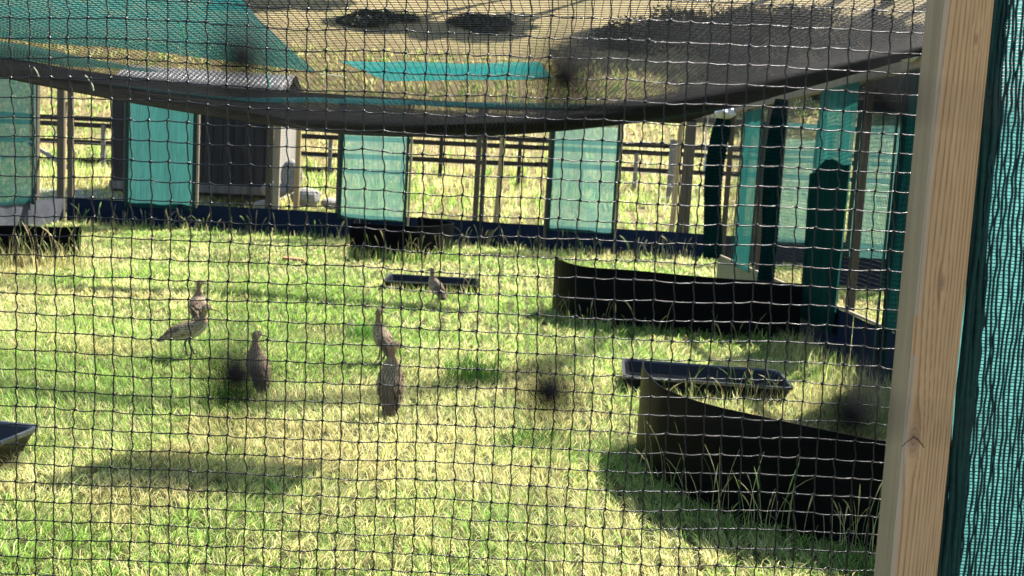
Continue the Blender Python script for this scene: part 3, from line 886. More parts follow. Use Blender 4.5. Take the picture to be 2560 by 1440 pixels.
def boulder(c, s, seed, label):
    r2 = np.random.default_rng(seed)
    th = np.linspace(0, 2 * math.pi, 17)[:-1]; ph = np.linspace(.05, math.pi - .05, 11)
    dirs = r2.normal(size=(14, 3)); dirs /= np.linalg.norm(dirs, axis=1)[:, None]; cut = r2.uniform(.72, .98, 14)
    G = []
    for p in ph:
        for t in th:
            d = np.array([math.sin(p) * math.cos(t), math.sin(p) * math.sin(t), math.cos(p)])
            k = min([1.0] + [cc / max(1e-3, float(d @ q)) for q, cc in zip(dirs, cut) if d @ q > .2])
            G.append(d * k * np.array(s) + np.array(c))
    k = 16; F = [(i * k + j, (i + 1) * k + j, (i + 1) * k + (j + 1) % k, i * k + (j + 1) % k) for i in range(10) for j in range(k)]
    F += [tuple(range(k))[::-1], tuple(160 + j for j in range(k))]
    tag(MB().add(G, F).build('boulder', M['stone']), label, 'boulder', 'pale boulders by the shed')
boulder((-4.32, 20.0, .98), (.24, .25, .34), 1, 'upright pale boulder right of the shed corner')
boulder((-4.62, 19.85, .72), (.26, .25, .16), 2, 'flat pale boulder against the shed corner')
boulder((-4.02, 19.8, .62), (.33, .3, .20), 3, 'broad pale boulder behind the yellow pole')
boulder((-4.75, 19.6, .42), (.2, .2, .13), 4, 'small pale boulder in front of the shed corner')
boulder((-3.6, 20.1, .5), (.2, .22, .12), 5, 'small pale boulder right of the yellow pole')
def patch(c, rx, ry, seed):
    th = np.linspace(0, 2 * math.pi, 41)[:-1]
    r2 = 1 + .25 * np.sin(th * 3 + seed) + .12 * np.sin(th * 7 + seed * 2)
    V = [(c[0], c[1], float(terrain(c[0], c[1])) + .02)]; F = []
    rings = [.25, .5, .75, 1.0]
    for q in rings:
        for t, k in zip(th, r2):
            x, y = c[0] + rx * q * k * math.cos(t), c[1] + ry * q * k * math.sin(t)
            V.append((x, y, float(terrain(x, y)) + (.03 if q < 1 else .004)))
    for j in range(40):
        F.append((0, 1 + j, 1 + (j + 1) % 40))
        for i in range(3): F.append((1 + i * 40 + j, 1 + (i + 1) * 40 + j, 1 + (i + 1) * 40 + (j + 1) % 40, 1 + i * 40 + (j + 1) % 40))
    o = MB().add(V, F).build('bare_earth', M['dirt'], smooth=True); tag(o, kind='structure')
patch((-8.2, 20.4), 1.9, .9, 1); patch((-4.6, 19.6), 1.1, .55, 2); patch((2.0, 19.4), .7, .3, 3)
o = MB().box((0, 0, .025), (.30, .09, .045), taper=.1).build('wood_offcut', M['brick'], bevel=.008)
o.location = (-2.89, 13.6, .015); o.rotation_euler = (0.1, .05, .15)
tag(o, 'small red brown wood offcut lying on the far lawn', 'offcut')

# trees up the hillside, above the picture: their shadows fall down the slope
def tree(c, rad, h, n, seed, label, leaf=.22):
    r2 = np.random.default_rng(seed)
    z0 = float(terrain(c[0], c[1]))
    e = empty('hillside_tree', (c[0], c[1], z0)); tag(e, label, 'tree', 'trees up the hillside')
    nb = 14
    cen = r2.normal(size=(nb, 3)); cen /= np.linalg.norm(cen, axis=1)[:, None]
    cen = cen * r2.uniform(.25, .72, (nb, 1)); rb = r2.uniform(.28, .5, nb)
    i = r2.integers(0, nb, n)
    d = r2.normal(size=(n, 3)); d /= np.linalg.norm(d, axis=1)[:, None]
    P = (cen[i] + d * rb[i][:, None] * (r2.random(n) ** .4)[:, None]) * np.array([rad * 1.15, rad, rad * .85]) + np.array([0, 0, h])
    a = r2.normal(size=(n, 3)); a /= np.linalg.norm(a, axis=1)[:, None]
    b = np.cross(a, d); b /= np.linalg.norm(b, axis=1)[:, None] + 1e-9
    L = leaf * r2.uniform(.6, 1.4, n)[:, None]
    V = np.stack([P - a * L, P + b * L * .5, P + a * L, P - b * L * .5], 1)
    t = r2.random((n, 1)); col = np.array([.03, .055, .02]) * (1 - t) + np.array([.06, .10, .03]) * t
    link('crown', quad_mesh('crown', V, np.arange(n * 4).reshape(-1, 4), np.repeat(col, 4, 0)), M['leaf'], e)
    mb = MB()
    mb.tube(catmull(np.array([(0, 0, -.4), (.05, .05, h * .3), (-.1, .05, h * .65), (0, 0, h)]), 10), np.linspace(rad * .085, rad * .03, 10), 8)
    for q in range(6):
        p = cen[q] * np.array([rad, rad, rad * .8]) + np.array([0, 0, h])
        mb.tube(catmull(np.array([(0, 0, h * .45), tuple(p * np.array([.45, .45, .8])), tuple(p)]), 6), np.linspace(rad * .04, rad * .012, 6), 6)
    mb.build('trunk', M['fence'], e)
for i, (c, rad, h, n, lab) in enumerate([
    ((1.0, 55.6), 2.3, 10.2, 5500, 'hillside tree whose shadow is the left dark patch on the slope'),
    ((5.0, 55.8), 2.3, 10.2, 5500, 'hillside tree whose shadow is the middle dark patch on the slope'),
    ((12.4, 54.2), 3.6, 10.5, 9000, 'leftmost of the back row of big hillside trees'),
    ((16.6, 55.0), 3.8, 10.5, 9000, 'second from left in the back row of big hillside trees'),
    ((20.8, 54.6), 3.8, 10.5, 9000, 'third from left in the back row of big hillside trees'),
    ((25.0, 54.0), 3.8, 10.5, 9000, 'rightmost of the back row of big hillside trees'),
    ((17.6, 52.6), 3.6, 13.6, 9000, 'tall tree leading the front row of hillside trees'),
    ((22.4, 52.6), 3.6, 13.6, 9000, 'tall tree in the middle of the front row of hillside trees'),
    ((27.2, 52.2), 3.6, 13.6, 9000, 'tall tree ending the front row of hillside trees at right'),
    ((-5.0, 57.5), 2.6, 9.5, 6000, 'hillside tree furthest to the left above the green roof cloth'),
]):
    tree(c, rad, h, n, 20 + i, lab)

# low near-black bushes, added to deepen the tree shadows on the slope
def shade_bush(c, s_, n, seed, label):
    r2 = np.random.default_rng(seed)
    z0 = float(terrain(*c))
    e = empty('added_shade_bush', (c[0], c[1], z0)); tag(e, label, 'bush', 'low bushes added to deepen the shaded slope')
    nb = 12
    cen = r2.uniform(-1, 1, (nb, 3)) * np.array([.8, .8, .2]) + np.array([0, 0, .35]); rb = r2.uniform(.25, .5, nb)
    i = r2.integers(0, nb, n)
    d = r2.normal(size=(n, 3)); d /= np.linalg.norm(d, axis=1)[:, None]
    P = (cen[i] + d * rb[i][:, None] * (r2.random(n) ** .4)[:, None]) * np.array(s_)
    P[:, 2] = np.abs(P[:, 2]) + terrain(c[0] + P[:, 0], c[1] + P[:, 1]) - z0
    a = r2.normal(size=(n, 3)); a /= np.linalg.norm(a, axis=1)[:, None]
    b = np.cross(a, d); b /= np.linalg.norm(b, axis=1)[:, None] + 1e-9
    L = .10 * r2.uniform(.5, 1.5, n)[:, None]
    V = np.stack([P - a * L, P + b * L * .4, P + a * L, P - b * L * .4], 1)
    t = r2.random((n, 1)); col = np.array([.010, .017, .010]) * (1 - t) + np.array([.026, .036, .02]) * t
    link('crown', quad_mesh('crown', V, np.arange(n * 4).reshape(-1, 4), np.repeat(col, 4, 0)), M['leaf'], e)
    mb = MB()
    for q in range(4):
        p = cen[q] * np.array(s_); gz = float(terrain(c[0] + p[0] * .5, c[1] + p[1] * .5)) - z0
        mb.tube([(p[0] * .5, p[1] * .5, gz - .1), (p[0] * .7, p[1] * .7, gz + p[2] * .4), (p[0], p[1], gz + p[2] * .8)], [.05, .035, .02], 5)
    mb.build('stem', M['fence'], e)
for i, (c, s_, lab) in enumerate([
    ((4.4, 44.6), (2.2, 2.4, .8), 'low added shade-deepening bush at the left end of the shaded slope, upper right'),
    ((7.8, 46.2), (2.6, 2.6, 1.0), 'added shade-deepening bush second along the upper edge of the shaded slope'),
    ((11.8, 46.8), (2.8, 2.6, 1.1), 'added shade-deepening bush third along the upper edge of the shaded slope'),
    ((15.6, 46.4), (2.8, 2.6, 1.1), 'added shade-deepening bush nearest the front post on the upper shaded slope'),
    ((6.6, 42.4), (2.6, 2.4, .9), 'added shade-deepening bush at the left in the middle of the shaded slope'),
    ((10.6, 42.4), (2.8, 2.4, 1.0), 'added shade-deepening bush in the centre of the shaded slope'),
    ((14.4, 42.0), (2.8, 2.4, 1.0), 'added shade-deepening bush at the right in the middle of the shaded slope'),
    ((8.6, 38.6), (2.4, 2.0, .8), 'added shade-deepening bush lowest on the shaded slope at left'),
    ((12.4, 38.2), (2.6, 2.0, .9), 'added shade-deepening bush lowest on the shaded slope at right'),
    ((-2.4, 45.6), (1.7, 1.6, .5), 'small low bush added to deepen shade in the middle dark patch on the hill'),
    ((-6.3, 45.4), (1.6, 1.6, .5), 'small low bush added to deepen shade in the left dark patch on the hill'),
]):
    shade_bush(c, s_, 3600, 60 + i, lab)

# ------------------------------------------------------------------ birds
def bird_materials():
    m, n, b, out = nodes('buff_plumage')
    at = N(n, 'ShaderNodeAttribute', attribute_name='col')
    tc = N(n, 'ShaderNodeTexCoord')
    mp = N(n, 'ShaderNodeMapping'); mp.inputs['Scale'].default_value = (40, 130, 60)
    n.links.new(tc.outputs['Object'], mp.inputs[0])
    nz = N(n, 'ShaderNodeTexNoise', i_Scale=1.6, i_Detail=4)
    n.links.new(mp.outputs[0], nz.inputs['Vector'])
    k = ramp(n, nz.outputs[0], [(.42, (.42, .38, .34)), (.58, (1, 1, 1))])
    mx = N(n, 'ShaderNodeMixRGB', blend_type='MULTIPLY'); mx.inputs[0].default_value = .85
    n.links.new(at.outputs[0], mx.inputs[1]); n.links.new(k, mx.inputs[2])
    n.links.new(mx.outputs[0], b.inputs['Base Color'])
    b.inputs['Roughness'].default_value = .85; b.inputs['Specular IOR Level'].default_value = .15
    M['bird'] = m
    m, n, b, out = nodes('streaked_feather')
    at = N(n, 'ShaderNodeAttribute', attribute_name='col')
    n.links.new(at.outputs[0], b.inputs['Base Color'])
    b.inputs['Roughness'].default_value = .75; b.inputs['Specular IOR Level'].default_value = .2
    M['feather'] = m
    M['bill'] = plain('dark_bill', (.03, .024, .02), (.07, .045, .035), rough=.4, scale=60)
    M['eye'] = plain('eye', (.008, .006, .005), (.012, .01, .008), rough=.1, scale=20, spec=.6)
bird_materials()

BUFF = np.array([.29, .20, .125]); DARK = np.array([.022, .016, .012]); BELLY = np.array([.66, .60, .50]); CREAM = np.array([.64, .47, .30])
def bird(loc, yaw, pitch, head_world, label, scale=1.0, neck=.105, stride=0.0, seed=0, bill_len=.105, lean=0.0):
    r2 = np.random.default_rng(100 + seed)
    e = empty('curlew', (loc[0], loc[1], float(terrain(loc[0], loc[1])) + .03), yaw)
    e.scale = (scale,) * 3
    tag(e, label, 'bird', 'young long-billed brown birds on the lawn')
    cp, sp = math.cos(pitch), math.sin(pitch)
    hz = .178
    def bp(s, u=0.0): return np.array([s * cp - u * sp, 0, hz + s * sp + u * cp])
    hy = head_world - yaw
    hd = np.array([math.cos(hy), math.sin(hy), 0])
    st = []   # centre, ry, rz, lateral, colour-top
    for s, u, ry, rz in [(-.205, -.012, .010, .004), (-.17, -.006, .024, .011), (-.125, 0, .040, .030), (-.07, 0, .055, .050), (-.01, -.002, .061, .060), (.045, 0, .056, .058), (.083, .008, .043, .046)]:
        st.append((bp(s, u), ry, rz, np.array([0, 1., 0])))
    ch = bp(.083, .008)
    nb = ch + np.array([.028 - .02 * sp, 0, .032])
    up = np.array([.10, 0, 1.0])
    st.append((nb, .037, .039, np.array([0, 1., 0])))
    n1 = nb + up * neck * .38
    st.append((n1, .026, .027, np.array([0, 1., 0]) * .7 + .3 * np.array([-hd[1], hd[0], 0])))
    n2 = nb + up * neck * .72
    l3 = np.array([-hd[1], hd[0], 0])
    st.append((n2, .0215, .023, .4 * np.array([0, 1., 0]) + .6 * l3))
    h0 = nb + up * neck + np.array([0, 0, .006])
    st.append((h0 + hd * .004, .0265, .028, l3))
    st.append((h0 + hd * .018 + np.array([0, 0, .010]), .0262, .0262, l3))
    st.append((h0 + hd * .034 + np.array([0, 0, .009]), .0205, .021, l3))
    st.append((h0 + hd * .049 + np.array([0, 0, .003]), .0085, .009, l3))
    st.append((h0 + hd * .052 + np.array([0, 0, .001]), .0030, .0035, l3))
    A = np.array([np.concatenate([c, [ry, rz], l]) for c, ry, rz, l in st])
    S = catmull(A, 60)
    Cn, ry, rz, lat = S[:, :3], np.maximum(S[:, 3] * np.interp(np.linspace(0, 1, 60), [0, .1, .45, .6, 1], [1, 1.15, 1.3, 1.0, 1.0]), .002), np.maximum(S[:, 4], .002), S[:, 5:]
    T = np.gradient(Cn, axis=0); T /= np.linalg.norm(T, axis=1)[:, None]
    lat = lat - (lat * T).sum(1)[:, None] * T; lat /= np.linalg.norm(lat, axis=1)[:, None]
    Bn = np.cross(T, lat)      # points to the back / top
    k = 20
    th = np.arange(k) * 2 * math.pi / k
    V = Cn[:, None] + (ry[:, None] * np.cos(th))[..., None] * lat[:, None] + (rz[:, None] * np.sin(th))[..., None] * Bn[:, None]
    # colours: pale belly, streaked back, cream brow, dark crown
    col = np.empty((60, k, 3))
    tt = np.linspace(0, len(st) - 1, 60)
    for i in range(60):
        for j in range(k):
            s = math.sin(th[j])
            if tt[i] < 7:
                f = np.clip((s + .75) / .55, 0, 1); c = BELLY * (1 - f) + BUFF * f
            elif tt[i] < 10.5:
                f = np.clip((s + 1.0) / .9, 0, 1); c = CREAM * (1 - f) + BUFF * .9 * f
            else:
                c = CREAM.copy()
                if s > .75: c = BUFF * .55
                elif s < -.5: c = BELLY * .9
            col[i, j] = c
    idx = np.arange(60 * k).reshape(60, k)
    Q = np.stack([idx[:-1], np.roll(idx[:-1], -1, 1), np.roll(idx[1:], -1, 1), idx[1:]], -1).reshape(-1, 4)
    Vs, Qs, Cs = [V.reshape(-1, 3)], [Q], [col.reshape(-1, 3)]
    nv = 60 * k
    # legs: feathered thigh, long shank, toes
    for sgn in (-1, 1):
        hip = bp(-.015, -.035) + np.array([0, sgn * .024, 0])
        fx = stride * sgn + .012
        hock = np.array([(hip[0] + fx) / 2 - .016, sgn * .024, .088])
        foot = np.array([fx, sgn * .024, .006])
        pts = catmull(np.array([hip + np.array([0, 0, .02]), hip * .6 + hock * .4, hock, hock * .5 + foot * .5, foot]), 12)
        rr = np.interp(np.linspace(0, 1, 12), [0, .2, .42, .5, .56, 1], [.021, .014, .0075, .008, .0068, .0062])
        v, q = tubes_np(pts[None], rr[None], 8, (0, 1, .1))
        cc = np.interp(np.linspace(0, 1, 12), [0, .3, .42, 1], [1, .6, 0, 0])[:, None] * BELLY + (1 - np.interp(np.linspace(0, 1, 12), [0, .3, .42, 1], [1, .6, 0, 0]))[:, None] * np.array([.10, .09, .08])
        Vs.append(v); Qs.append(q + nv); Cs.append(np.repeat(cc, 8, 0)); nv += len(v)
        for a in (-.5, 0, .5, math.pi):
            ln = .032 if abs(a) < 1 else .012
            tp = np.array([foot, foot + np.array([math.cos(a), math.sin(a), 0]) * ln * .5 + np.array([0, 0, .001]), foot + np.array([math.cos(a), math.sin(a), 0]) * ln - np.array([0, 0, .003])])
            v, q = tubes_np(tp[None], np.array([[.004, .0032, .0015]]), 5, (0, 0, 1))
            Vs.append(v); Qs.append(q + nv); Cs.append(np.tile([.10, .09, .08], (len(v), 1))); nv += len(v)
    bod = link('body', quad_mesh('body', np.concatenate(Vs), np.concatenate(Qs), np.concatenate(Cs)), M['bird'], e, smooth=True)
    # plumage: overlapping pointed feathers, dark centre and buff edge
    FV, FQ, FC = [], [], []
    n = 0
    for row in range(15):
        s_i = 34 - row * 2.05               # from the mantle back to the tail
        for a in np.linspace(-.95, .95, 13) + (row % 2) * .075:
            ang = math.pi / 2 + a * 1.45
            i = int(np.clip(s_i + r2.uniform(-.7, .7), 1, 58))
            p = Cn[i] + ry[i] * math.cos(ang) * lat[i] * 1.06 + rz[i] * math.sin(ang) * Bn[i] * 1.06
            nrm = math.cos(ang) * lat[i] + math.sin(ang) * Bn[i]
            back = -T[i] - nrm * .06 + r2.normal(0, .05, 3)
            rear = row > 8
            side = np.cross(nrm, back); side /= np.linalg.norm(side)
            L = (.044 if not rear else .058) * r2.uniform(.8, 1.2); W = (.0105 if not rear else .009) * r2.uniform(.8, 1.2)
            lift = .0035 + .0004 * row
            base = p + nrm * lift
            for f, wv in ((0, .5), (.45, 1.0), (.8, .7), (1.0, .12)):
                c0 = base + back * L * f + nrm * (.0025 * math.sin(f * 3))
                FV += [c0 - side * W * wv, c0 + nrm * .0008, c0 + side * W * wv]
                edge = (CREAM if abs(a) > .5 else CREAM * .72) * r2.uniform(.75, 1.25)
                if rear and abs(a) < .8: edge = BUFF * .95
                dk = DARK * r2.uniform(.8, 1.6)
                FC += [edge, dk, edge]
            for q in range(3):
                o0 = n + q * 3
                FQ += [(o0, o0 + 1, o0 + 4, o0 + 3), (o0 + 1, o0 + 2, o0 + 5, o0 + 4)]
            n += 12
    # folded wing tips crossing over the tail
    for sgn in (-1, 1):
        for f in range(6):
            i = 12 + f * 2
            a = math.pi / 2 + sgn * (.55 + .12 * f)
            nrm = math.cos(a) * lat[i] + math.sin(a) * Bn[i]
            p = Cn[i] + (ry[i] * math.cos(a) * lat[i] + rz[i] * math.sin(a) * Bn[i]) * 1.1 + nrm * .006
            tgt = Cn[0] + lat[0] * (-sgn * .004 + sgn * .003 * f) + Bn[0] * (.010 - .002 * f) - T[0] * (.012 - .012 * f)
            back = tgt - p
            side = np.cross(nrm, back / np.linalg.norm(back)); side /= np.linalg.norm(side)
            for g_, wv in ((0, .5), (.4, 1.0), (.8, .8), (1.0, .1)):
                c0 = p + back * g_ + nrm * .004 * math.sin(g_ * 3)
                FV += [c0 - side * .011 * wv, c0 + nrm * .001, c0 + side * .011 * wv]
                FC += [DARK * 1.2, DARK * .6, BUFF * .5]
            for q in range(3):
                o0 = n + q * 3
                FQ += [(o0, o0 + 1, o0 + 4, o0 + 3), (o0 + 1, o0 + 2, o0 + 5, o0 + 4)]
            n += 12
    pl = link('plumage', quad_mesh('plumage', np.array(FV), np.array(FQ), np.array(FC)), M['feather'], bod)
    pl['kind'] = 'stuff'
    # bill: long and curved down
    b0 = h0 + hd * .044 + np.array([0, 0, .002])
    t = np.linspace(0, 1, 9)
    bp_ = b0 + hd * (bill_len * t)[:, None] + np.array([0, 0, 1.]) * (-.012 * t - .030 * t ** 2.2)[:, None]
    MB().tube(bp_, np.interp(t, [0, .15, 1], [.0055, .0042, .0016]), 7).build('bill', M['bill'], bod, True)
    for sgn in (-1, 1):
        c = h0 + hd * .027 + l3 * sgn * .0222 + np.array([0, 0, .0135])
        me = bpy.data.meshes.new('eye')
        import bmesh
        bm = bmesh.new(); bmesh.ops.create_icosphere(bm, subdivisions=2, radius=.0048, matrix=Matrix.Translation(c)); bm.to_mesh(me); bm.free()
        link('eye', me, M['eye'], bod, True)
    return e

bird((-2.46, 8.10), R(104), R(26), R(10), 'farther brown bird partly hidden behind the side-on bird at left', .86, seed=1)
bird((-2.13, 6.83), R(8), R(20), R(-4), 'brown bird standing side-on facing right, its bill over the lawn', .93, seed=2, neck=.085, stride=.022)
bird((-1.46, 5.98), R(122), R(50), R(8), 'dark brown bird with its back turned, alone left of centre', .82, seed=3, neck=.10)
bird((-.87, 7.08), R(128), R(38), R(10), 'brown bird with raised head standing behind the nearest bird', .84, seed=4, neck=.115)
bird((-.635, 5.62), R(97), R(56), R(-2), 'nearest brown bird with its streaked back turned to the viewer', .92, seed=5, neck=.095)
bird((-.75, 10.2), R(128), R(34), R(150), 'small distant brown bird stepping in front of the middle tray', .88, seed=6, stride=.03, neck=.08)

# ------------------------------------------------------------------ front of the pen: netting, post, shade net
def square_net(name, x0, x1, z0, z1, y, cell, r, rot, label, par_label_cat='netting', slack=.012, knot=True, sag=.055, seed=0.0, per=5, mat='net', kf=2.3, wig=.032, jit=1.0):
    e = empty(name, ((x0 + x1) / 2, y, z0)); tag(e, label, par_label_cat)
    nx, nz = int((x1 - x0) / cell) + 1, int((z1 - z0) / cell) + 1
    I, J = np.meshgrid(np.arange(nx), np.arange(nz), indexing='ij')
    KX = x0 + I * cell; KZ = z0 + J * cell
    cx, cz = (x0 + x1) / 2, (z0 + z1) / 2
    c_, s_ = math.cos(rot), math.sin(rot)
    dx, dz = KX - cx, KZ - cz
    KX, KZ = cx + c_ * dx - s_ * dz, cz + s_ * dx + c_ * dz
    r2 = np.random.default_rng(int(seed * 10) + 5)
    KX = KX + (fbm(I, J, .11, 1 + seed) - .5) * cell * .5 * jit + r2.normal(0, .026, KX.shape) * cell * jit
    KZ = KZ + (fbm(I, J, .12, 5 + seed) - .5) * cell * .5 * jit + r2.normal(0, .026, KX.shape) * cell * jit
    KY = y + (fbm(I, J, .10, 9 + seed) - .5) * slack * 2
    K = np.stack([KX, KY, KZ], -1)
    t = np.linspace(0, 1, per + 1)[:-1]
    def strands(K, bow):
        A, B = K[:, :-1], K[:, 1:]
        P = A[:, :, None] * (1 - t)[None, None, :, None] + B[:, :, None] * t[None, None, :, None]
        P = P + bow(A.shape[0], A.shape[1])
        P = P.reshape(A.shape[0], -1, 3)
        return np.concatenate([P, K[:, -1:]], 1)
    def bow_v(a, b):
        o = np.zeros((a, b, per, 3))
        amp = cell * wig * (1 + .5 * r2.normal(size=(a, b, 1)))
        o[..., 0] = amp * np.sin(2 * math.pi * t)[None, None]
        o[..., 1] = cell * .03 * np.sin(math.pi * t)[None, None] * r2.normal(size=(a, b, 1))
        return o
    def bow_h(a, b):
        o = np.zeros((a, b, per, 3))
        amp = cell * sag * (1 + .35 * r2.normal(size=(a, b, 1)))
        o[..., 2] = -amp * (np.sin(math.pi * t) ** .6)[None, None] * (1 - .35 * t)[None, None]
        return o
    PV = strands(K, bow_v)
    PH = strands(K.transpose(1, 0, 2), bow_h)
    V1, Q1 = tubes_np(PV, r, 5, (0, 1, 0)); V2, Q2 = tubes_np(PH, r * .95, 5, (0, 1, 0))
    o = link('mesh', quad_mesh('mesh', np.concatenate([V1, V2]), np.concatenate([Q1, Q2 + len(V1)])), M[mat], e, True)
    o.matrix_parent_inverse = Matrix.Translation(e.location).inverted()
    if knot:
        # little lumpy knots where cords cross
        q = np.array([(1, 0, 0), (-1, 0, 0), (0, 1, 0), (0, -1, 0), (0, 0, 1), (0, 0, -1), (.6, .5, .6), (-.6, .5, -.6)], float)[:6]
        Kf = K.reshape(-1, 3); n = len(Kf)
        sc_ = r * kf * r2.uniform(.85, 1.35, (n, 1, 1)) * np.array([1.15, 1, 1.25])
        V = Kf[:, None] + q[None] * sc_
        tri = np.array([(0, 2, 4), (2, 1, 4), (1, 3, 4), (3, 0, 4), (2, 0, 5), (1, 2, 5), (3, 1, 5), (0, 3, 5)])
        L = (np.arange(n)[:, None, None] * 6 + tri[None]).ravel()
        o = link('knots', np_mesh('knots', V.reshape(-1, 3), L, np.arange(n * 8) * 3), M[mat], e, True)
        o.matrix_parent_inverse = Matrix.Translation(e.location).inverted()
        o['kind'] = 'stuff'
    return e
square_net('bird_netting', -2.5, .93, .05, 2.3, 2.19, .0412, .00150, R(.9), 'knotted black square mesh netting across the front of the pen')
square_net('bird_netting', -1.2081, 1.2, .6518, 2.0, .10, .0303, .0003, R(0), 'blurred outer netting closest to the viewer, out of focus', slack=.002, sag=.04, seed=2.0, per=2, mat='net_near', kf=9.4, jit=.3)

# wooden post: grain follows growth rings that bend round the knots
def pine_post():
    e = empty('timber_post', (.86, 2.125, 0)); tag(e, 'pale sawn pine post with knots standing at the front right', 'post')
    W, Dp, Ht = .097, .09, 2.35
    nx, nz = 60, 900
    u = np.linspace(0, W, nx); v = np.linspace(0, Ht, nz)
    U, Vv = np.meshgrid(u, v, indexing='ij')
    knots = [(.022, .895, .013, .035), (.048, 1.22, .008, .02), (.07, 1.70, .005, .012), (.03, .35, .01, .03), (.06, 2.05, .009, .02)]
    psi = U + (fbm(U * 6, Vv, 1.3, 3.0, 2) - .5) * .045 + .008 * np.sin(Vv * 2.1)
    kn = np.zeros_like(U)
    kd = np.full_like(U, 9.0)
    for kx, kz, rx, rz in knots:
        dx, dz = (U - kx), (Vv - kz) * (rx / rz) * .55
        d2 = dx * dx + dz * dz + 1e-7
        psi = psi - np.where(d2 > rx * rx, dx * rx * rx / d2, dx)
        kd = np.minimum(kd, np.sqrt(dx * dx + ((Vv - kz) * rx / rz) ** 2) / rx)
    sp = 62 + 66 * U / W
    ph = psi * sp * 1.0 + (fbm(U * 40, Vv * 2, 2.0, 1.0) - .5) * .25
    fr = ph - np.floor(ph)
    late = np.clip((fr - .45) / .45, 0, 1) ** 2 * np.clip((1 - fr) / .06, 0, 1)
    fine = fbm(U * 900, Vv * 14, 1.0, 4.0)
    base = np.array([.70, .395, .19]); lt = np.array([.36, .165, .06]); bright = np.array([.68, .54, .36])
    c = base * (1 - late[..., None] * .9) + lt * late[..., None] * .9
    c = c * (.84 + .32 * fine[..., None])
    warm = fbm(U * 8, Vv, 1.7, 11.0)[..., None]
    c = c * (.9 + .2 * warm) * np.array([1, 1, 1.0])
    kc = np.clip(1.15 - kd, 0, 1)[..., None] ** .7
    ringk = .5 + .5 * np.sin(kd * 16)[..., None]
    c = c * (1 - kc) + kc * (np.array([.40, .22, .12]) * (.7 + .5 * ringk))
    grey = np.clip((.016 - U) / .012, 0, 1)[..., None] * (fbm(Vv * 3, U * 0, 1.0, 2.0)[..., None] > .42)
    c = c * (1 - .5 * grey) + .5 * grey * np.array([.42, .40, .33])
    # crack across the lowest big knot
    cr = np.abs(Vv - (.888 + .012 * np.sin((U) * 70) - np.abs(U - .024) * .35)) < .0014
    cr = (cr & (U < .045))[..., None]
    c = np.where(cr, np.array([.04, .025, .015]), c)
    rough = (fbm(U * 160, Vv * 60, 1.0, 7.0) - .5) * .0016 * np.clip((fbm(U * 14, Vv * 3, 1.0, 17.0) - .52) * 8, 0, 1)
    depth = -.0007 * late + .0004 * (fine - .5) + rough - .002 * cr[..., 0]
    lean = .018
    X0 = .812 - .0 + lean * (1 - Vv / 1.2) * 0.6
    G = np.stack([X0 + U, 2.08 - depth, Vv], -1)
    idx = np.arange(nx * nz).reshape(nx, nz)
    Q = np.stack([idx[:-1, :-1], idx[1:, :-1], idx[1:, 1:], idx[:-1, 1:]], -1).reshape(-1, 4)
    m, n, b, out = nodes('sawn_pine')
    at = N(n, 'ShaderNodeAttribute', attribute_name='col'); n.links.new(at.outputs[0], b.inputs['Base Color'])
    b.inputs['Roughness'].default_value = .72; b.inputs['Specular IOR Level'].default_value = .2
    o = link('face', quad_mesh('face', G.reshape(-1, 3), Q, np.clip(c, 0, 1).reshape(-1, 3)), m, e, True)
    o.matrix_parent_inverse = Matrix.Translation(e.location).inverted()
    # remaining faces of the timber
    a = np.array([X0[0, 0], X0[0, -1]])
    V = []
    for zz, xx in ((0, a[0]), (Ht, a[1])):
        V += [(xx, 2.0808, zz), (xx + W, 2.0808, zz), (xx + W, 2.08 + Dp, zz), (xx, 2.08 + Dp, zz)]
    side = wood('sawn_pine_side', (.36, .27, .17), (.50, .37, .23), scale=40, bump=.3)
    child(MB().add(V, [(1, 2, 6, 5), (2, 3, 7, 6), (3, 0, 4, 7), (4, 5, 6, 7)]), 'timber', side, e)
    for q in range(11):
        zz = .30 + q * .165 + .02 * math.sin(q * 2.3)
        xr_ = float(np.interp(zz, [0, Ht], a)) + W
        child(MB().tube([(xr_ - .001, 2.150, zz), (xr_ + .006, 2.150, zz + .001), (xr_ + .007, 2.156, zz + .012), (xr_ - .001, 2.158, zz + .013)], .0014, 5), 'staple', M['wire'], e)
    return e
pine_post()

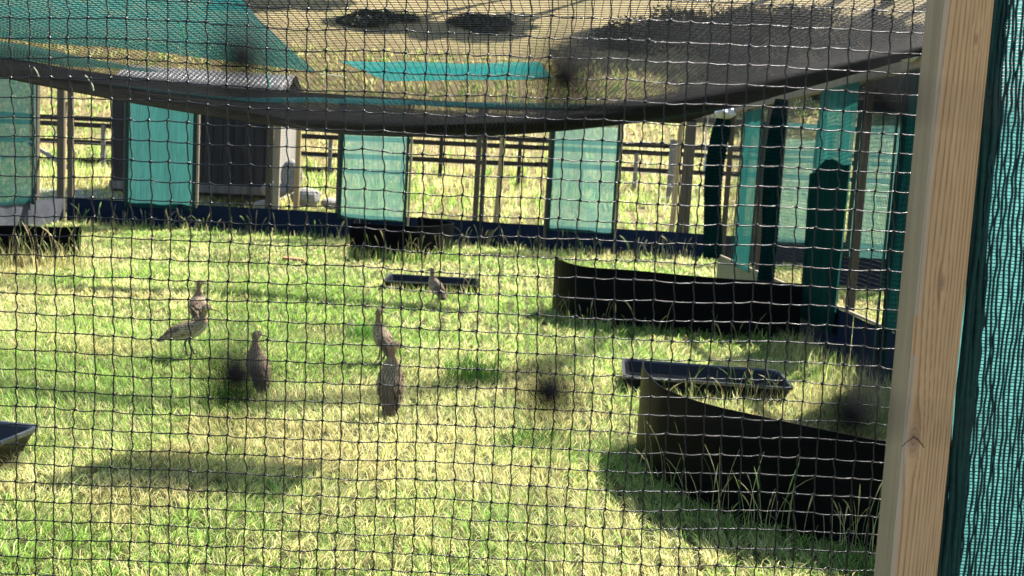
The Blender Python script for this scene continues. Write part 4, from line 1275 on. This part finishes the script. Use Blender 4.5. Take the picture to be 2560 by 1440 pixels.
# shade net right of the post: knitted cords, hem, and the lit sheet behind
sn = empty('shade_net', (1.3, 2.12, 0)); tag(sn, 'coarse dark green knitted shade net right of the pale post', 'shade net')
xv = np.arange(.945, 1.85, .0086); zv = np.linspace(.2, 2.25, 170)
XV, ZV = np.meshgrid(xv, zv, indexing='ij')
wx = (fbm(XV * 6, ZV, 2.2, 4.0) - .5) * .022 + (vnoise(XV * 140, ZV, 34.0, 6.0) - .5) * .0055
sl2 = (1.3 - ZV) * .022
PVv = np.stack([XV + wx + sl2, 2.11 + (fbm(XV * 2, ZV, 1.5, 2.0) - .5) * .03, ZV], -1)
zr = np.arange(.2, 2.25, .0072); xr = np.linspace(.93, 1.86, 110)
ZR, XR = np.meshgrid(zr, xr, indexing='ij')
wz = (fbm(XR, ZR, 2.5, 14.0) - .5) * .02 + (vnoise(XR * 60, ZR * 200, 1.0, 3.0) - .5) * .003
PRr = np.stack([XR + (1.3 - ZR) * .022, 2.1125 + (fbm(XR * 2, ZR, 1.5, 2.0) - .5) * .03, ZR + wz], -1)
rv = .0027 * (1 + .35 * (vnoise(XV * 140, ZV * 120, 1.0, 2.0) - .5))
V1, Q1 = tubes_np(PVv, rv, 4, (0, 1, 0)); V2, Q2 = tubes_np(PRr, .00125, 3, (0, 1, 0))
cord = plain('dark_green_net_cord', (.006, .03, .028), (.012, .055, .05), rough=.6, scale=120, spec=.3)
o = link('cords', quad_mesh('cords', np.concatenate([V1, V2]), np.concatenate([Q1, Q2 + len(V1)])), cord, sn, True)
o.matrix_parent_inverse = Matrix.Translation(sn.location).inverted()
for i in range(9):
    z = np.linspace(.2, 2.25, 80)
    x = .921 + .0045 * i + (1.3 - z) * .022 + (fbm(z * 4, z * 0 + i, 1.0, i * 1.3) - .5) * .022
    yq = 2.115 + (fbm(z * 4, z * 0 + i, 1.0, i * 2.1 + 4) - .5) * .03
    child(MB().tube(np.stack([x, yq, z], -1), .0045 + .0025 * fbm(z * 9, z * 0, 1.0, i * 3.0), 6), 'hem_cord', M['hem'] if i % 3 else cord, sn, smooth=True)
Gb = shade_wave(.985, 2.1, 2.22, .1, 2.25, 40, 60, .02, 3.0)
Gb[..., 1] += (Gb[..., 0] - .985) * .55 + (Gb[..., 2] - .1) * .10
bs = MB().grid(Gb).build('inner_shade_sheet', M['backing'], smooth=True)
tag(bs, 'sunlit turquoise sheet showing through the coarse shade net at right', 'shade sheet')
